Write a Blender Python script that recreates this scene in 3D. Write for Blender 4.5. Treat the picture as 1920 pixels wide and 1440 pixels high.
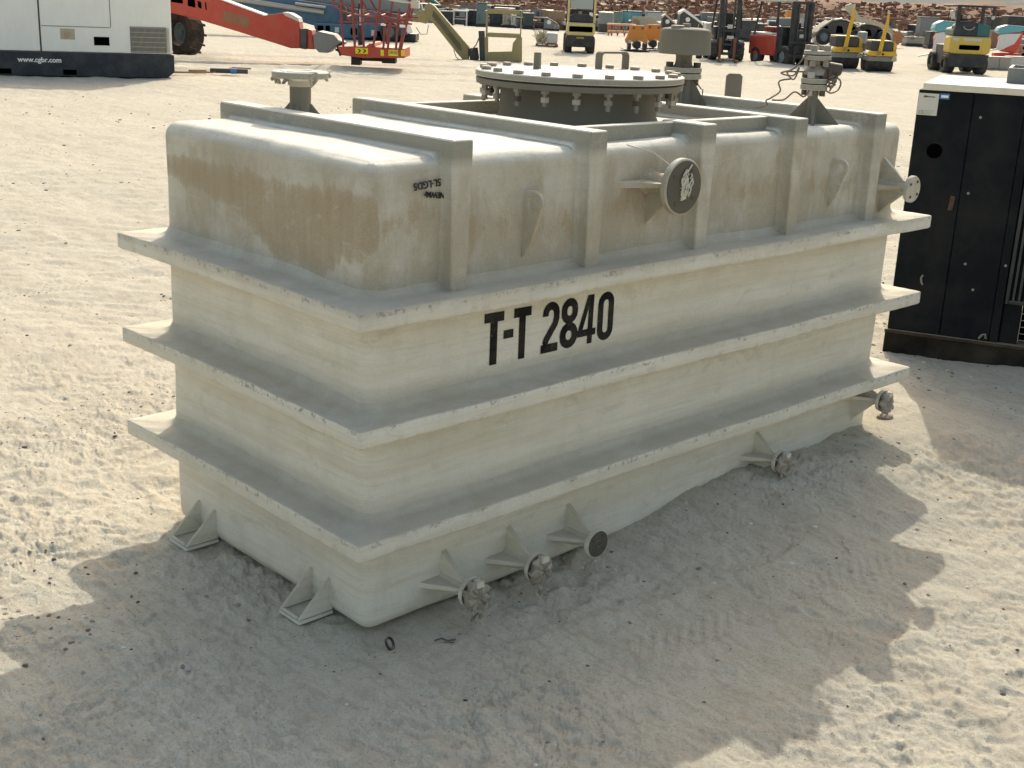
import bpy, bmesh, math, random
import numpy as np
from mathutils import Vector, Matrix
random.seed(7); np.random.seed(7)
SC = bpy.context.scene
for o in list(bpy.data.objects): bpy.data.objects.remove(o)
COL = SC.collection
R = math.radians
pi = math.pi
# ------------------------------------------------------------------ camera
CAMP = Vector((-2.1218, -2.7884, 1.9270)); YAW, PIT, ROL, FPX = 0.79986, -0.30270, 0.04254, 2343.43
fw = Vector((math.cos(YAW)*math.cos(PIT), math.sin(YAW)*math.cos(PIT), math.sin(PIT)))
r0 = fw.cross(Vector((0, 0, 1))).normalized(); u0 = r0.cross(fw)
cr, sr = math.cos(ROL), math.sin(ROL)
rv = cr*r0 + sr*u0; uv_ = -sr*r0 + cr*u0
cam = bpy.data.cameras.new("camera"); camo = bpy.data.objects.new("camera", cam); COL.objects.link(camo)
cam.sensor_width = 36; cam.lens = FPX/1920*36; cam.clip_start = 0.05; cam.clip_end = 6000
M = Matrix((rv, uv_, -fw)).transposed().to_4x4(); M.translation = CAMP; camo.matrix_world = M
SC.camera = camo
# ------------------------------------------------------------------ light
SUN_AZ, SUN_EL = 37.0, 38.4
w = bpy.data.worlds.new("World"); SC.world = w; w.use_nodes = True
nt = w.node_tree; bg = nt.nodes["Background"]; sky = nt.nodes.new("ShaderNodeTexSky")
sky.sky_type = 'NISHITA'; sky.sun_disc = False; sky.sun_elevation = R(SUN_EL); sky.sun_rotation = R(90-SUN_AZ)
sky.dust_density = 4.0; sky.air_density = 1.5; sky.ozone_density = 0.7
tint = nt.nodes.new("ShaderNodeMix"); tint.data_type = 'RGBA'; tint.blend_type = 'MULTIPLY'; tint.inputs[0].default_value = 1.0
tint.inputs[7].default_value = (1.07, 1.0, 0.90, 1)      # dust-laden desert air
nt.links.new(sky.outputs[0], tint.inputs[6]); nt.links.new(tint.outputs[2], bg.inputs[0]); bg.inputs[1].default_value = 0.138
sl = bpy.data.lights.new("sun", 'SUN'); sl.energy = 2.15; sl.angle = R(0.45); sl.color = (1.0, 0.96, 0.84)
so = bpy.data.objects.new("sun", sl); COL.objects.link(so)
sd = Vector((math.cos(R(SUN_AZ))*math.cos(R(SUN_EL)), math.sin(R(SUN_AZ))*math.cos(R(SUN_EL)), math.sin(R(SUN_EL))))
so.rotation_euler = (-sd).to_track_quat('-Z', 'Y').to_euler(); so.location = (0, 0, 30)
SC.view_settings.view_transform = 'Standard'; SC.view_settings.look = 'None'; SC.view_settings.exposure = 0.62; SC.view_settings.gamma = 1.0
SC.cycles.max_bounces = 6; SC.cycles.diffuse_bounces = 4
# ------------------------------------------------------------------ helpers
def gp(u, v, z=0.0):                      # photo pixel -> point on a level plane
    d = fw*FPX + rv*(u-960) - uv_*(v-720); t = (z-CAMP.z)/d.z
    return CAMP + d*t
def pxm(p): return FPX/((Vector(p)-CAMP).dot(fw))
def proj(p):
    q = Vector(p)-CAMP; z = q.dot(fw); return 960+FPX*q.dot(rv)/z, 720-FPX*q.dot(uv_)/z

def link(o, parent=None):
    COL.objects.link(o)
    if parent is not None: o.parent = parent
    return o
def tag(o, label=None, cat=None, group=None, kind=None):
    if label: o['label'] = label
    if cat: o['category'] = cat
    if group: o['group'] = group
    if kind: o['kind'] = kind
    return o
def thing(name, loc, rz, label, cat, group=None):
    o = bpy.data.objects.new(name, None); o.empty_display_size = 0.2; o.location = loc; o.rotation_euler = (0, 0, rz)
    link(o); return tag(o, label, cat, group)

class MB:
    def __init__(s): s.v = []; s.f = []
    def add(s, vs, fs):
        n = len(s.v); s.v += [tuple(p) for p in vs]; s.f += [tuple(i+n for i in f) for f in fs]; return s
    def box(s, x0, x1, y0, y1, z0, z1):
        return s.add([(x0,y0,z0),(x1,y0,z0),(x1,y1,z0),(x0,y1,z0),(x0,y0,z1),(x1,y0,z1),(x1,y1,z1),(x0,y1,z1)],
                     [(0,3,2,1),(4,5,6,7),(0,1,5,4),(1,2,6,5),(2,3,7,6),(3,0,4,7)])
    def prism(s, poly, y0, y1):           # polygon in x-z, extruded along y
        n = len(poly); a = sum(poly[i][0]*poly[(i+1)%n][1]-poly[(i+1)%n][0]*poly[i][1] for i in range(n))
        if a < 0: poly = poly[::-1]
        return s.add([(x, y0, z) for x, z in poly]+[(x, y1, z) for x, z in poly],
                     [tuple(range(n)), tuple(range(2*n-1, n-1, -1))]+[(i, i+n, (i+1)%n+n, (i+1)%n) for i in range(n)])
    def cyl(s, p, q, r, r2=None, n=16, caps=True):
        p, q = Vector(p), Vector(q); r2 = r if r2 is None else r2
        a = (q-p).normalized(); b = a.orthogonal().normalized(); c = a.cross(b)
        vs = [p+(b*math.cos(2*pi*i/n)+c*math.sin(2*pi*i/n))*r for i in range(n)]+[q+(b*math.cos(2*pi*i/n)+c*math.sin(2*pi*i/n))*r2 for i in range(n)]
        fs = [(i, (i+1)%n, (i+1)%n+n, i+n) for i in range(n)]
        if caps: fs += [tuple(range(n-1, -1, -1)), tuple(range(n, 2*n))]
        return s.add(vs, fs)
    def lathe(s, p, axis, prof, n=32, closed=False):     # prof: (along, radius)
        p, a = Vector(p), Vector(axis).normalized(); b = a.orthogonal().normalized(); c = a.cross(b); vs = []
        for h, r in prof: vs += [p+a*h+(b*math.cos(2*pi*i/n)+c*math.sin(2*pi*i/n))*r for i in range(n)]
        m = len(prof); fs = []
        for k in range(m if closed else m-1):
            k2 = (k+1) % m
            fs += [(k*n+i, k*n+(i+1)%n, k2*n+(i+1)%n, k2*n+i) for i in range(n)]
        if not closed: fs += [tuple(range(n-1, -1, -1)), tuple(range((m-1)*n, m*n))]
        return s.add(vs, fs)
    def tube(s, pts, r, n=8, closed=False):
        P = [Vector(p) for p in pts]; m = len(P); vs = []; up = None
        for i in range(m):
            t = (P[(i+1)%m]-P[i-1]) if closed or 0 < i < m-1 else (P[1]-P[0] if i == 0 else P[-1]-P[-2])
            t.normalize()
            b = t.orthogonal().normalized() if up is None else (up-t*up.dot(t)).normalized()
            up = b; c = t.cross(b)
            vs += [P[i]+(b*math.cos(2*pi*k/n)+c*math.sin(2*pi*k/n))*r for k in range(n)]
        fs = []
        for i in range(m if closed else m-1):
            j = (i+1) % m
            fs += [(i*n+k, i*n+(k+1)%n, j*n+(k+1)%n, j*n+k) for k in range(n)]
        if not closed: fs += [tuple(range(n-1, -1, -1)), tuple(range((m-1)*n, m*n))]
        return s.add(vs, fs)
    def loops(s, L, caps=False):
        n = len(L[0]); vs = [p for l in L for p in l]; fs = []
        for k in range(len(L)-1): fs += [(k*n+i, k*n+(i+1)%n, (k+1)*n+(i+1)%n, (k+1)*n+i) for i in range(n)]
        if caps: fs += [tuple(range(n-1, -1, -1)), tuple(range((len(L)-1)*n, len(L)*n))]
        return s.add(vs, fs)
    def build(s, name, mat, parent=None, bevel=0, ang=35, off=None, seg=2, label=None):
        me = bpy.data.meshes.new(name); v = s.v
        if off is not None: v = [(a-off[0], b-off[1], c-off[2]) for a, b, c in v]
        me.from_pydata(v, [], s.f); me.materials.append(mat)
        bm = bmesh.new(); bm.from_mesh(me); bmesh.ops.recalc_face_normals(bm, faces=bm.faces); bm.to_mesh(me); bm.free()
        me.polygons.foreach_set('use_smooth', [True]*len(me.polygons)); me.set_sharp_from_angle(angle=R(ang))
        o = bpy.data.objects.new(name, me); link(o, parent)
        if bevel:
            m = o.modifiers.new("bevel", 'BEVEL'); m.width = bevel; m.segments = seg; m.limit_method = 'ANGLE'; m.angle_limit = R(40); m.harden_normals = False
        if label: o['label'] = label
        return o
def text_part(txt, size, mat, parent, mtx, name='lettering', ext=0.002, sx=1.0, bold=0.0):
    cu = bpy.data.curves.new(name, 'FONT'); cu.body = txt; cu.size = size; cu.extrude = ext; cu.offset = bold; cu.resolution_u = 3
    to = bpy.data.objects.new(name+'_src', cu); COL.objects.link(to)
    dg = bpy.context.evaluated_depsgraph_get(); me = bpy.data.meshes.new_from_object(to.evaluated_get(dg))
    bpy.data.objects.remove(to)
    me.transform(mtx @ Matrix.Diagonal((sx, 1, 1, 1))); me.materials.clear(); me.materials.append(mat)
    return link(bpy.data.objects.new(name, me), parent)
XZ = Matrix.Rotation(pi/2, 4, 'X')        # text facing -Y
# ------------------------------------------------------------------ noise
def _h(ix, iy, seed):
    h = (ix*374761393 + iy*668265263 + seed*144665) & 0xffffffff
    h = ((h ^ (h >> 13))*1274126177) & 0xffffffff
    return ((h ^ (h >> 16)) & 0xffff)/65535.0
def vn(x, y, seed=0):
    x = np.asarray(x, float); y = np.asarray(y, float)
    ix = np.floor(x).astype(np.int64); iy = np.floor(y).astype(np.int64); fx = x-ix; fy = y-iy
    fx = fx*fx*fx*(fx*(6*fx-15)+10); fy = fy*fy*fy*(fy*(6*fy-15)+10)
    a = _h(ix, iy, seed); b = _h(ix+1, iy, seed); c = _h(ix, iy+1, seed); d = _h(ix+1, iy+1, seed)
    return (a*(1-fx)+b*fx)*(1-fy)+(c*(1-fx)+d*fx)*fy - 0.5
def ss(a, b, x): t = np.clip((x-a)/(b-a), 0, 1); return t*t*(3-2*t)
# ------------------------------------------------------------------ materials
def newmat(name):
    m = bpy.data.materials.new(name); m.use_nodes = True; nt = m.node_tree
    return m, nt, nt.nodes['Principled BSDF']
def N(nt, t, **k):
    n = nt.nodes.new(t)
    for a, b in k.items():
        if a.startswith('i_'): n.inputs[int(a[2:])].default_value = b
        else: setattr(n, a, b)
    return n
def noise(nt, vec, scale, detail=4, rough=.55, dist=0.0):
    n = nt.nodes.new('ShaderNodeTexNoise'); n.inputs['Scale'].default_value = scale; n.inputs['Detail'].default_value = detail
    n.inputs['Roughness'].default_value = rough; n.inputs['Distortion'].default_value = dist
    if vec is not None: nt.links.new(vec, n.inputs['Vector'])
    return n.outputs[0]
def ramp(nt, fac, stops):
    n = nt.nodes.new('ShaderNodeValToRGB'); e = n.color_ramp.elements
    while len(e) < len(stops): e.new(0.5)
    for i, (p, c) in enumerate(stops):
        e[i].position = p; e[i].color = (c, c, c, 1) if not hasattr(c, '__len__') else (*c, 1)
    nt.links.new(fac, n.inputs[0]); return n.outputs[0]
def mix(nt, fac, a, b, mode='MIX'):
    n = nt.nodes.new('ShaderNodeMix'); n.data_type = 'RGBA'; n.blend_type = mode
    for s, val in ((0, fac), (6, a), (7, b)):
        if isinstance(val, bpy.types.NodeSocket): nt.links.new(val, n.inputs[s])
        else: n.inputs[s].default_value = val if s == 0 else (*val, 1)
    return n.outputs[2]
def mth(nt, op, a, b=None, clamp=False):
    n = nt.nodes.new('ShaderNodeMath'); n.operation = op; n.use_clamp = clamp
    for s, val in ((0, a), (1, b)):
        if val is None: continue
        if isinstance(val, bpy.types.NodeSocket): nt.links.new(val, n.inputs[s])
        else: n.inputs[s].default_value = val
    return n.outputs[0]
def mapping(nt, vec, scale, rot=(0, 0, 0)):
    n = nt.nodes.new('ShaderNodeMapping'); n.inputs['Scale'].default_value = scale; n.inputs['Rotation'].default_value = rot
    nt.links.new(vec, n.inputs[0]); return n.outputs[0]
def bump(nt, bs, height, strength, dist, prev=None):
    n = nt.nodes.new('ShaderNodeBump'); n.inputs['Strength'].default_value = strength; n.inputs['Distance'].default_value = dist
    nt.links.new(height, n.inputs['Height'])
    if prev is not None: nt.links.new(prev, n.inputs['Normal'])
    nt.links.new(n.outputs[0], bs.inputs['Normal']); return n.outputs[0]
DUST = (0.42, 0.36, 0.28)
def paint(name, col, rough=.5, dirt=.35, metal=0.0, scale=3.0, chips=0.0, spec=.4):
    m, nt, bs = newmat(name); tc = N(nt, 'ShaderNodeTexCoord').outputs['Object']
    n1 = noise(nt, tc, scale, 6, .65); n2 = noise(nt, mapping(nt, tc, (9, 9, 1.2)), scale*.7, 4)
    f = mth(nt, 'MULTIPLY', ramp(nt, n1, [(.42, 0), (.75, 1)]), dirt); g = mth(nt, 'MULTIPLY', ramp(nt, n2, [(.45, 0), (.8, 1)]), dirt*.6)
    c = mix(nt, f, col, tuple(min(1, a*.55+b*.45) for a, b in zip(col, DUST)))
    c = mix(nt, g, c, tuple(a*.6 for a in col))
    geo = N(nt, 'ShaderNodeNewGeometry'); sp = N(nt, 'ShaderNodeSeparateXYZ'); nt.links.new(geo.outputs['Normal'], sp.inputs[0])
    upf = mth(nt, 'MULTIPLY', ramp(nt, sp.outputs[2], [(.6, 0), (.95, 1)]), min(.8, dirt*1.6))
    c = mix(nt, upf, c, DUST)
    if chips: c = mix(nt, ramp(nt, noise(nt, tc, 14, 5, .7), [(.68-chips*.1, 0), (.70, 1)]), c, (.10, .07, .05))
    nt.links.new(c, bs.inputs['Base Color']); bs.inputs['Metallic'].default_value = metal
    nt.links.new(ramp(nt, n1, [(.3, max(0, rough-.1)), (.8, min(1, rough+.25))]), bs.inputs['Roughness'])
    bs.inputs['Specular IOR Level'].default_value = spec
    return m

Z1_, Z2_, Z3_ = 1.0737, .7312, .3792
def frp_material():
    m, nt, bs = newmat("weathered_fibreglass"); P = N(nt, 'ShaderNodeNewGeometry').outputs['Position']
    sep = N(nt, 'ShaderNodeSeparateXYZ'); nt.links.new(P, sep.inputs[0]); Z = sep.outputs[2]
    big = noise(nt, P, 2.2, 5, .6); mid = noise(nt, P, 9, 5, .65); fine = noise(nt, P, 160, 3, .7)
    streak = noise(nt, mapping(nt, P, (22, 22, 1.6)), 1.0, 5, .6); band = noise(nt, mapping(nt, P, (1.1, 1.1, 16)), 1.0, 4, .6)
    c = mix(nt, ramp(nt, big, [(.35, 0), (.7, 1)]), (.79, .765, .68), (.69, .665, .585))
    c = mix(nt, mth(nt, 'MULTIPLY', ramp(nt, band, [(.45, 0), (.68, 1)]), .7), c, (.65, .585, .44))
    c = mix(nt, mth(nt, 'MULTIPLY', ramp(nt, mid, [(.48, 0), (.72, 1)]), .55), c, (.60, .575, .50))
    c = mix(nt, mth(nt, 'MULTIPLY', ramp(nt, streak, [(.50, 0), (.75, 1)]), mth(nt, 'ADD', .10, mth(nt, 'MULTIPLY', ramp(nt, mth(nt, 'SUBTRACT', Z, .6), [(.42, 0), (.5, 1)]), .4))), c, (.44, .385, .29))
    c = mix(nt, mth(nt, 'MULTIPLY', ramp(nt, noise(nt, mapping(nt, P, (2.5, 2.5, 60)), 1.0, 4, .7), [(.48, 0), (.66, 1)]), .5), c, (.55, .52, .44))
    # rain-washed upper section: dirtier with pale patches
    up = mth(nt, 'MULTIPLY', ramp(nt, mth(nt, 'ADD', Z, mth(nt, 'MULTIPLY', mth(nt, 'SUBTRACT', mid, .5), .10)), [(0, 0), (1, 1)]), 1.0)
    hi = ramp(nt, mth(nt, 'MULTIPLY', mth(nt, 'SUBTRACT', Z, 1.0), 2.0), [(.10, 0), (.2, 1), (.80, 1), (.9, 0)])
    pat = mth(nt, 'ADD', mth(nt, 'MULTIPLY', big, .5), mth(nt, 'MULTIPLY', noise(nt, mapping(nt, P, (7, 7, 3.2)), 1.0, 6, .65, .6), .5))
    c = mix(nt, mth(nt, 'MULTIPLY', mth(nt, 'MULTIPLY', ramp(nt, pat, [(.46, 0), (.55, 1)]), hi), .95), c, (.40, .315, .19))
    c = mix(nt, mth(nt, 'MULTIPLY', mth(nt, 'MULTIPLY', ramp(nt, noise(nt, mapping(nt, P, (10, 10, 5)), 1.0, 5, .7, .4), [(.56, 0), (.60, 1)]), hi), .6), c, (.70, .69, .65))
    geo = N(nt, 'ShaderNodeSeparateXYZ'); nt.links.new(N(nt, 'ShaderNodeNewGeometry').outputs['Normal'], geo.inputs[0])
    vert = ramp(nt, mth(nt, 'ABSOLUTE', geo.outputs[2]), [(.25, 1), (.6, 0)]); hz = ramp(nt, mth(nt, 'SUBTRACT', Z, .6), [(.44, 0), (.50, 1)])
    gr = mth(nt, 'ADD', .40, mth(nt, 'MULTIPLY', ramp(nt, big, [(.35, 0), (.65, 1)]), .40))
    c = mix(nt, mth(nt, 'MULTIPLY', mth(nt, 'MULTIPLY', vert, hz), gr), c, (.37, .335, .26))  # upper grime, plus shade painted onto upright faces
    tp = ramp(nt, mth(nt, 'SUBTRACT', Z, 1.0), [(.435, 0), (.47, 1)])
    c = mix(nt, mth(nt, 'MULTIPLY', mth(nt, 'MULTIPLY', vert, tp), .82), c, (.20, .19, .15))  # roof-level upright faces coloured dark to stand for shade
    upn = ramp(nt, geo.outputs[2], [(.15, 0), (.55, 1)]); low = ramp(nt, mth(nt, 'SUBTRACT', Z, .7), [(.55, 1), (.62, 0)])
    c = mix(nt, mth(nt, 'MULTIPLY', mth(nt, 'MULTIPLY', upn, low), ramp(nt, mid, [(.3, .55), (.65, .9)])), c, (.44, .395, .31))  # flange tops toned down: dust with shade painted into the colour
    # hard-edged water stain band carried on the shell
    at = N(nt, 'ShaderNodeAttribute', attribute_name='stain').outputs['Fac']
    wob = mth(nt, 'MULTIPLY', mth(nt, 'SUBTRACT', noise(nt, mapping(nt, P, (14, 14, 5)), 1.0, 6, .7), .5), 1.9)
    st = ramp(nt, mth(nt, 'ADD', at, wob), [(.38, 0), (.60, .75), (.95, 1)])
    stc = mix(nt, ramp(nt, noise(nt, mapping(nt, P, (30, 30, 2.5)), 1.0, 5, .6), [(.3, 0), (.75, 1)]), (.29, .205, .10), (.37, .285, .16))
    c = mix(nt, mth(nt, 'MULTIPLY', st, .85), c, stc)
    # brown drip below each flange, deepened to paint the overhang's shade
    for z0 in (1.015, .672, .32):
        d = mth(nt, 'SUBTRACT', z0, Z)
        k = ramp(nt, mth(nt, 'ADD', mth(nt, 'MULTIPLY', d, 7), mth(nt, 'MULTIPLY', mth(nt, 'SUBTRACT', streak, .5), 1.0)), [(0, 0), (.03, 1), (.5, 0)])
        c = mix(nt, mth(nt, 'MULTIPLY', k, .42), c, (.52, .43, .28))
    c = mix(nt, mth(nt, 'MULTIPLY', ramp(nt, noise(nt, P, 28, 5, .75), [(.66, 0), (.72, 1)]), .35), c, (.20, .18, .15))
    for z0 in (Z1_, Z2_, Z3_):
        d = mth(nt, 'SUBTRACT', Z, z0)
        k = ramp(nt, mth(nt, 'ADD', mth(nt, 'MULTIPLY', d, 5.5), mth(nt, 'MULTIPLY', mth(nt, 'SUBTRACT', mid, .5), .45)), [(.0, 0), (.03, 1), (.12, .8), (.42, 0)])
        c = mix(nt, mth(nt, 'MULTIPLY', mth(nt, 'MULTIPLY', k, vert), .55), c, (.34, .315, .265))  # grey band above each flange: ledge dirt with painted corner shade
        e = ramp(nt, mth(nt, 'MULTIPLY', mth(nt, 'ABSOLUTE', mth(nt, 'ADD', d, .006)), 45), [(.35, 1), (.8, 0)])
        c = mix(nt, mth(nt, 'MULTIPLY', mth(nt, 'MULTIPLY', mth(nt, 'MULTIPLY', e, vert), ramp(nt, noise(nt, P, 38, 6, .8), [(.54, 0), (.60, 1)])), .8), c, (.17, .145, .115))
    c = mix(nt, mth(nt, 'MULTIPLY', ramp(nt, noise(nt, mapping(nt, P, (5, 5, 9)), 1.0, 7, .8, .5), [(.56, 0), (.64, 1)]), .50), c, (.50, .46, .38))
    c = mix(nt, .22, c, ramp(nt, fine, [(.2, (.35, .33, .29)), (.8, (.78, .76, .68))]), 'MIX')
    nt.links.new(c, bs.inputs['Base Color']); bs.inputs['Roughness'].default_value = .72; bs.inputs['Specular IOR Level'].default_value = .25
    b = bump(nt, bs, noise(nt, mapping(nt, P, (40, 40, 60)), 1.0, 6, .7), .5, .005); bump(nt, bs, fine, .6, .002, b)
    return m
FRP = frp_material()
SHADED_FRP = paint('shaded_fibreglass', (.165, .155, .125), .8, .25, scale=5)  # darker copy of the fibreglass, shade of the roof fittings painted in

def sand_material():
    m, nt, bs = newmat("dry_sand"); P = N(nt, 'ShaderNodeNewGeometry').outputs['Position']
    a = noise(nt, P, .5, 6, .6); b = noise(nt, mapping(nt, P, (8, 2.2, 5), (0, 0, -YAW)), 1.0, 6, .65); c3 = noise(nt, P, 95, 5, .75); f = noise(nt, P, 260, 2, .6)
    c = mix(nt, ramp(nt, a, [(.35, 0), (.68, 1)]), (.65, .62, .52), (.575, .545, .45))
    c = mix(nt, mth(nt, 'MULTIPLY', ramp(nt, b, [(.48, 0), (.62, 1)]), .45), c, (.455, .405, .315))
    c = mix(nt, mth(nt, 'MULTIPLY', ramp(nt, c3, [(.50, 0), (.62, 1)]), .55), c, (.33, .285, .225))
    c = mix(nt, mth(nt, 'MULTIPLY', ramp(nt, noise(nt, P, 1.7, 5, .7), [(.60, 0), (.68, 1)]), .2), c, (.38, .32, .24))
    v = N(nt, 'ShaderNodeTexVoronoi'); v.inputs['Scale'].default_value = 75; nt.links.new(P, v.inputs['Vector'])
    spk = ramp(nt, v.outputs['Distance'], [(.10, 1), (.20, 0)])
    vs = N(nt, 'ShaderNodeSeparateXYZ'); nt.links.new(v.outputs['Color'], vs.inputs[0])
    c = mix(nt, mth(nt, 'MULTIPLY', spk, ramp(nt, vs.outputs[0], [(.68, 0), (.72, 1)])), c, (.12, .10, .085))
    c = mix(nt, mth(nt, 'MULTIPLY', spk, ramp(nt, vs.outputs[1], [(.84, 0), (.87, 1)])), c, (.74, .72, .66))
    c = mix(nt, .3, c, ramp(nt, f, [(.25, (.24, .205, .16)), (.8, (.80, .73, .60))]))
    gd = noise(nt, mapping(nt, P, (34, 11, 20), (0, 0, -YAW)), 1.0, 5, .75)
    c = mix(nt, mth(nt, 'MULTIPLY', ramp(nt, gd, [(.50, 0), (.60, 1)]), .5), c, (.37, .325, .255))
    # grader streaks far out run across the yard
    s = noise(nt, mapping(nt, P, (3.0, .12, 1), (0, 0, -YAW)), 1.0, 5, .6)
    c = mix(nt, mth(nt, 'MULTIPLY', ramp(nt, s, [(.40, 0), (.65, 1)]), .35), c, (.44, .385, .305))
    nt.links.new(c, bs.inputs['Base Color']); bs.inputs['Roughness'].default_value = .95; bs.inputs['Specular IOR Level'].default_value = .1
    n1 = bump(nt, bs, noise(nt, P, 30, 7, .8), .40, .015); n2 = bump(nt, bs, noise(nt, P, 90, 5, .75), .5, .010, n1); bump(nt, bs, f, .6, .004, n2)
    return m
SAND = sand_material()
# ------------------------------------------------------------------ ground
L, W, HB = 2.8762, 1.1749, 1.466
Z1, Z2, Z3, FT, FD = 1.0737, .7312, .3792, .0565, .12
def seg_dist(x, y, a, b):
    ax, ay = a; bx, by = b; dx, dy = bx-ax, by-ay; l2 = dx*dx+dy*dy
    t = ((x-ax)*dx+(y-ay)*dy)/l2; tc = np.clip(t, 0, 1); s = ((x-ax)*dy-(y-ay)*dx)/math.sqrt(l2)
    return s, t*math.sqrt(l2), (t > 0) & (t < 1)
TRK = [((1420, 1425), (1960, 1130), .13), ((1540, 1455), (1960, 1290), .12), ((1560, 1010), (1960, 1010), .14), ((1000, 1250), (1900, 960), .13),
       ((-100, 392), (330, 366), .16), ((-100, 560), (330, 500), .15), ((-60, 700), (330, 640), .15), ((-60, 985), (250, 900), .14)]
TRKW = [((gp(*a).x, gp(*a).y), (gp(*b).x, gp(*b).y), wd) for a, b, wd in TRK]
FARR = [((300, 101), (1010, 118)), ((300, 112), (1010, 128)), ((330, 121), (1000, 139)), ((700, 96), (1100, 112)), ((1230, 108), (1800, 132)), ((300, 128), (900, 150)), ((0, 203), (420, 200)), ((0, 290), (420, 262)), ((0, 330), (420, 315))]
FARW = [((gp(*a).x, gp(*a).y), (gp(*b).x, gp(*b).y)) for a, b in FARR]
rs = np.random.RandomState(3)
PITS = []
for k in range(420):
    r = 1.6+6.5*rs.rand()**.8; t = YAW+R(34)*(rs.rand()*2-1)
    PITS.append((CAMP.x+r*math.cos(t), CAMP.y+r*math.sin(t), .02+.07*rs.rand()**2, .002+.006*rs.rand(), rs.rand()*pi, .45+.5*rs.rand()))
def ground_h(x, y):
    x = np.asarray(x, float); y = np.asarray(y, float)
    dc = np.hypot(x-CAMP.x, y-CAMP.y)
    dx = np.maximum(np.maximum(-x, x-L), 0); dy = np.maximum(np.maximum(-y, y-W), 0); dt = np.hypot(dx, dy)
    k = ss(.1, 1.6, dt)
    h = -.012 - .03*k*ss(-.2, -1.2, x) + .05*k*vn(x/2.3, y/2.3, 1) + .024*(.35+.65*k)*vn(x/.6, y/.6, 2)
    a = (.55+.45*ss(.0, .5, dt))*(1-.82*ss(4.6, 7.5, dc))
    h += a*(.012*vn(x/.22, y/.22, 3)+.006*vn(x/.10, y/.10, 4)+.006*vn(x/.045, y/.045, 5)+.0035*vn(x/.02, y/.02, 6))
    wx, wy = x+.06*vn(x/.15, y/.15, 14), y+.06*vn(x/.15, y/.15, 15)
    for sc_, am, sd_ in ((.19, .0068, 16), (.085, .0062, 17), (.04, .0048, 18)):
        q = vn(wx/sc_, wy/sc_, sd_)+.6*vn(wx/sc_*2.7, wy/sc_*2.7, sd_+50); pm = np.clip(vn(x/.7, y/.7, sd_+5)*3+.6, .15, 1); h += (1-.8*ss(5, 8, dc))*am*pm*(ss(.12, .165, q)-.9*ss(-.24, -.29, q)+.5*ss(.33, .37, q))
    # crusty clods
    m = np.clip(vn(x/.9, y/.9, 9)*3+.25, 0, 1); h += m*(1-.8*ss(5, 8, dc))*.014*np.abs(vn(x/.06, y/.06, 8))*ss(.05, .3, dt)
    # drifted heap along the far half of the long side
    hx = ss(.75, 1.95, x)*(1-ss(3.15, 3.9, x)); ny = np.where(y < 0, y, 0)
    hp = .108*hx*np.exp(-(ny/.62)**2)*(1-ss(.35, .9, y))
    h += hp*(1+.5*vn(x/.3, y/.3, 12))
    h += .035*ss(2.6, 3.6, x)*(1-ss(6, 9, x))
    for px, py, pr, pd, pa, pe in PITS:
        sel = (np.abs(x-px) < 3*pr) & (np.abs(y-py) < 3*pr)
        if not sel.any(): continue
        X = x[sel]-px; Y = y[sel]-py; c, s = math.cos(pa), math.sin(pa); U = (X*c+Y*s)/pr; V = (-X*s+Y*c)/(pr*pe); q = U*U+V*V
        h[sel] += pd*(-np.exp(-q)+.55*np.exp(-(np.sqrt(q)-1.45)**2*5))
    for A, B, wd in TRKW:
        s, t, ok = seg_dist(x, y, A, B); s = s+.05*vn(t*1.3, t*0+7, 21)
        e = np.exp(-(s/wd)**4)*ok*ss(0, .3, t); tr = np.tanh(2.5*np.sin((t+np.abs(s)*.9)*2*pi/.052))
        h += e*(-.004+.0022*tr*np.clip(.7+2*vn(x/.4, y/.4, 22), 0, 1)) + .006*np.exp(-((np.abs(s)-wd*1.15)/.03)**2)*ok
    for i, (A, B) in enumerate(FARW):
        s, t, ok = seg_dist(x, y, A, B); wd = .17 if i < 6 else .06
        s = s+.5*vn(t*.18, t*0+3, 30+i); am = (.15 if i < 6 else .014)*np.clip(.65+1.1*vn(t*.3, t*0, 40+i), 0, 1)
        h += ok*am*(-np.exp(-(s/wd)**2)+.8*np.exp(-((s-wd*1.7)/wd)**2))
    # graded surface farther out: long low corrugations across the yard
    c, s = math.cos(YAW), math.sin(YAW); U = x*c+y*s; V = -x*s+y*c; fo = ss(5, 9, dc)
    h += fo*(.005*vn(U/.45, V/2.2, 51)+.010*vn(U/.15, V/.35, 52)+.020*vn(U/.065, V/.13, 56)+.05*ss(14, 30, dc)*vn(U/1.6, V/6, 53)) + .25*ss(25, 80, dc)*vn(x/14, y/14, 54)
    h += .017*(1-ss(9, 14, dc))*ss(3.2, 4.2, dc)*ss(-.3, -1.0, x)*np.clip(vn(U/.11, V/.26, 55)+.12, 0, 1)
    return h
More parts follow.
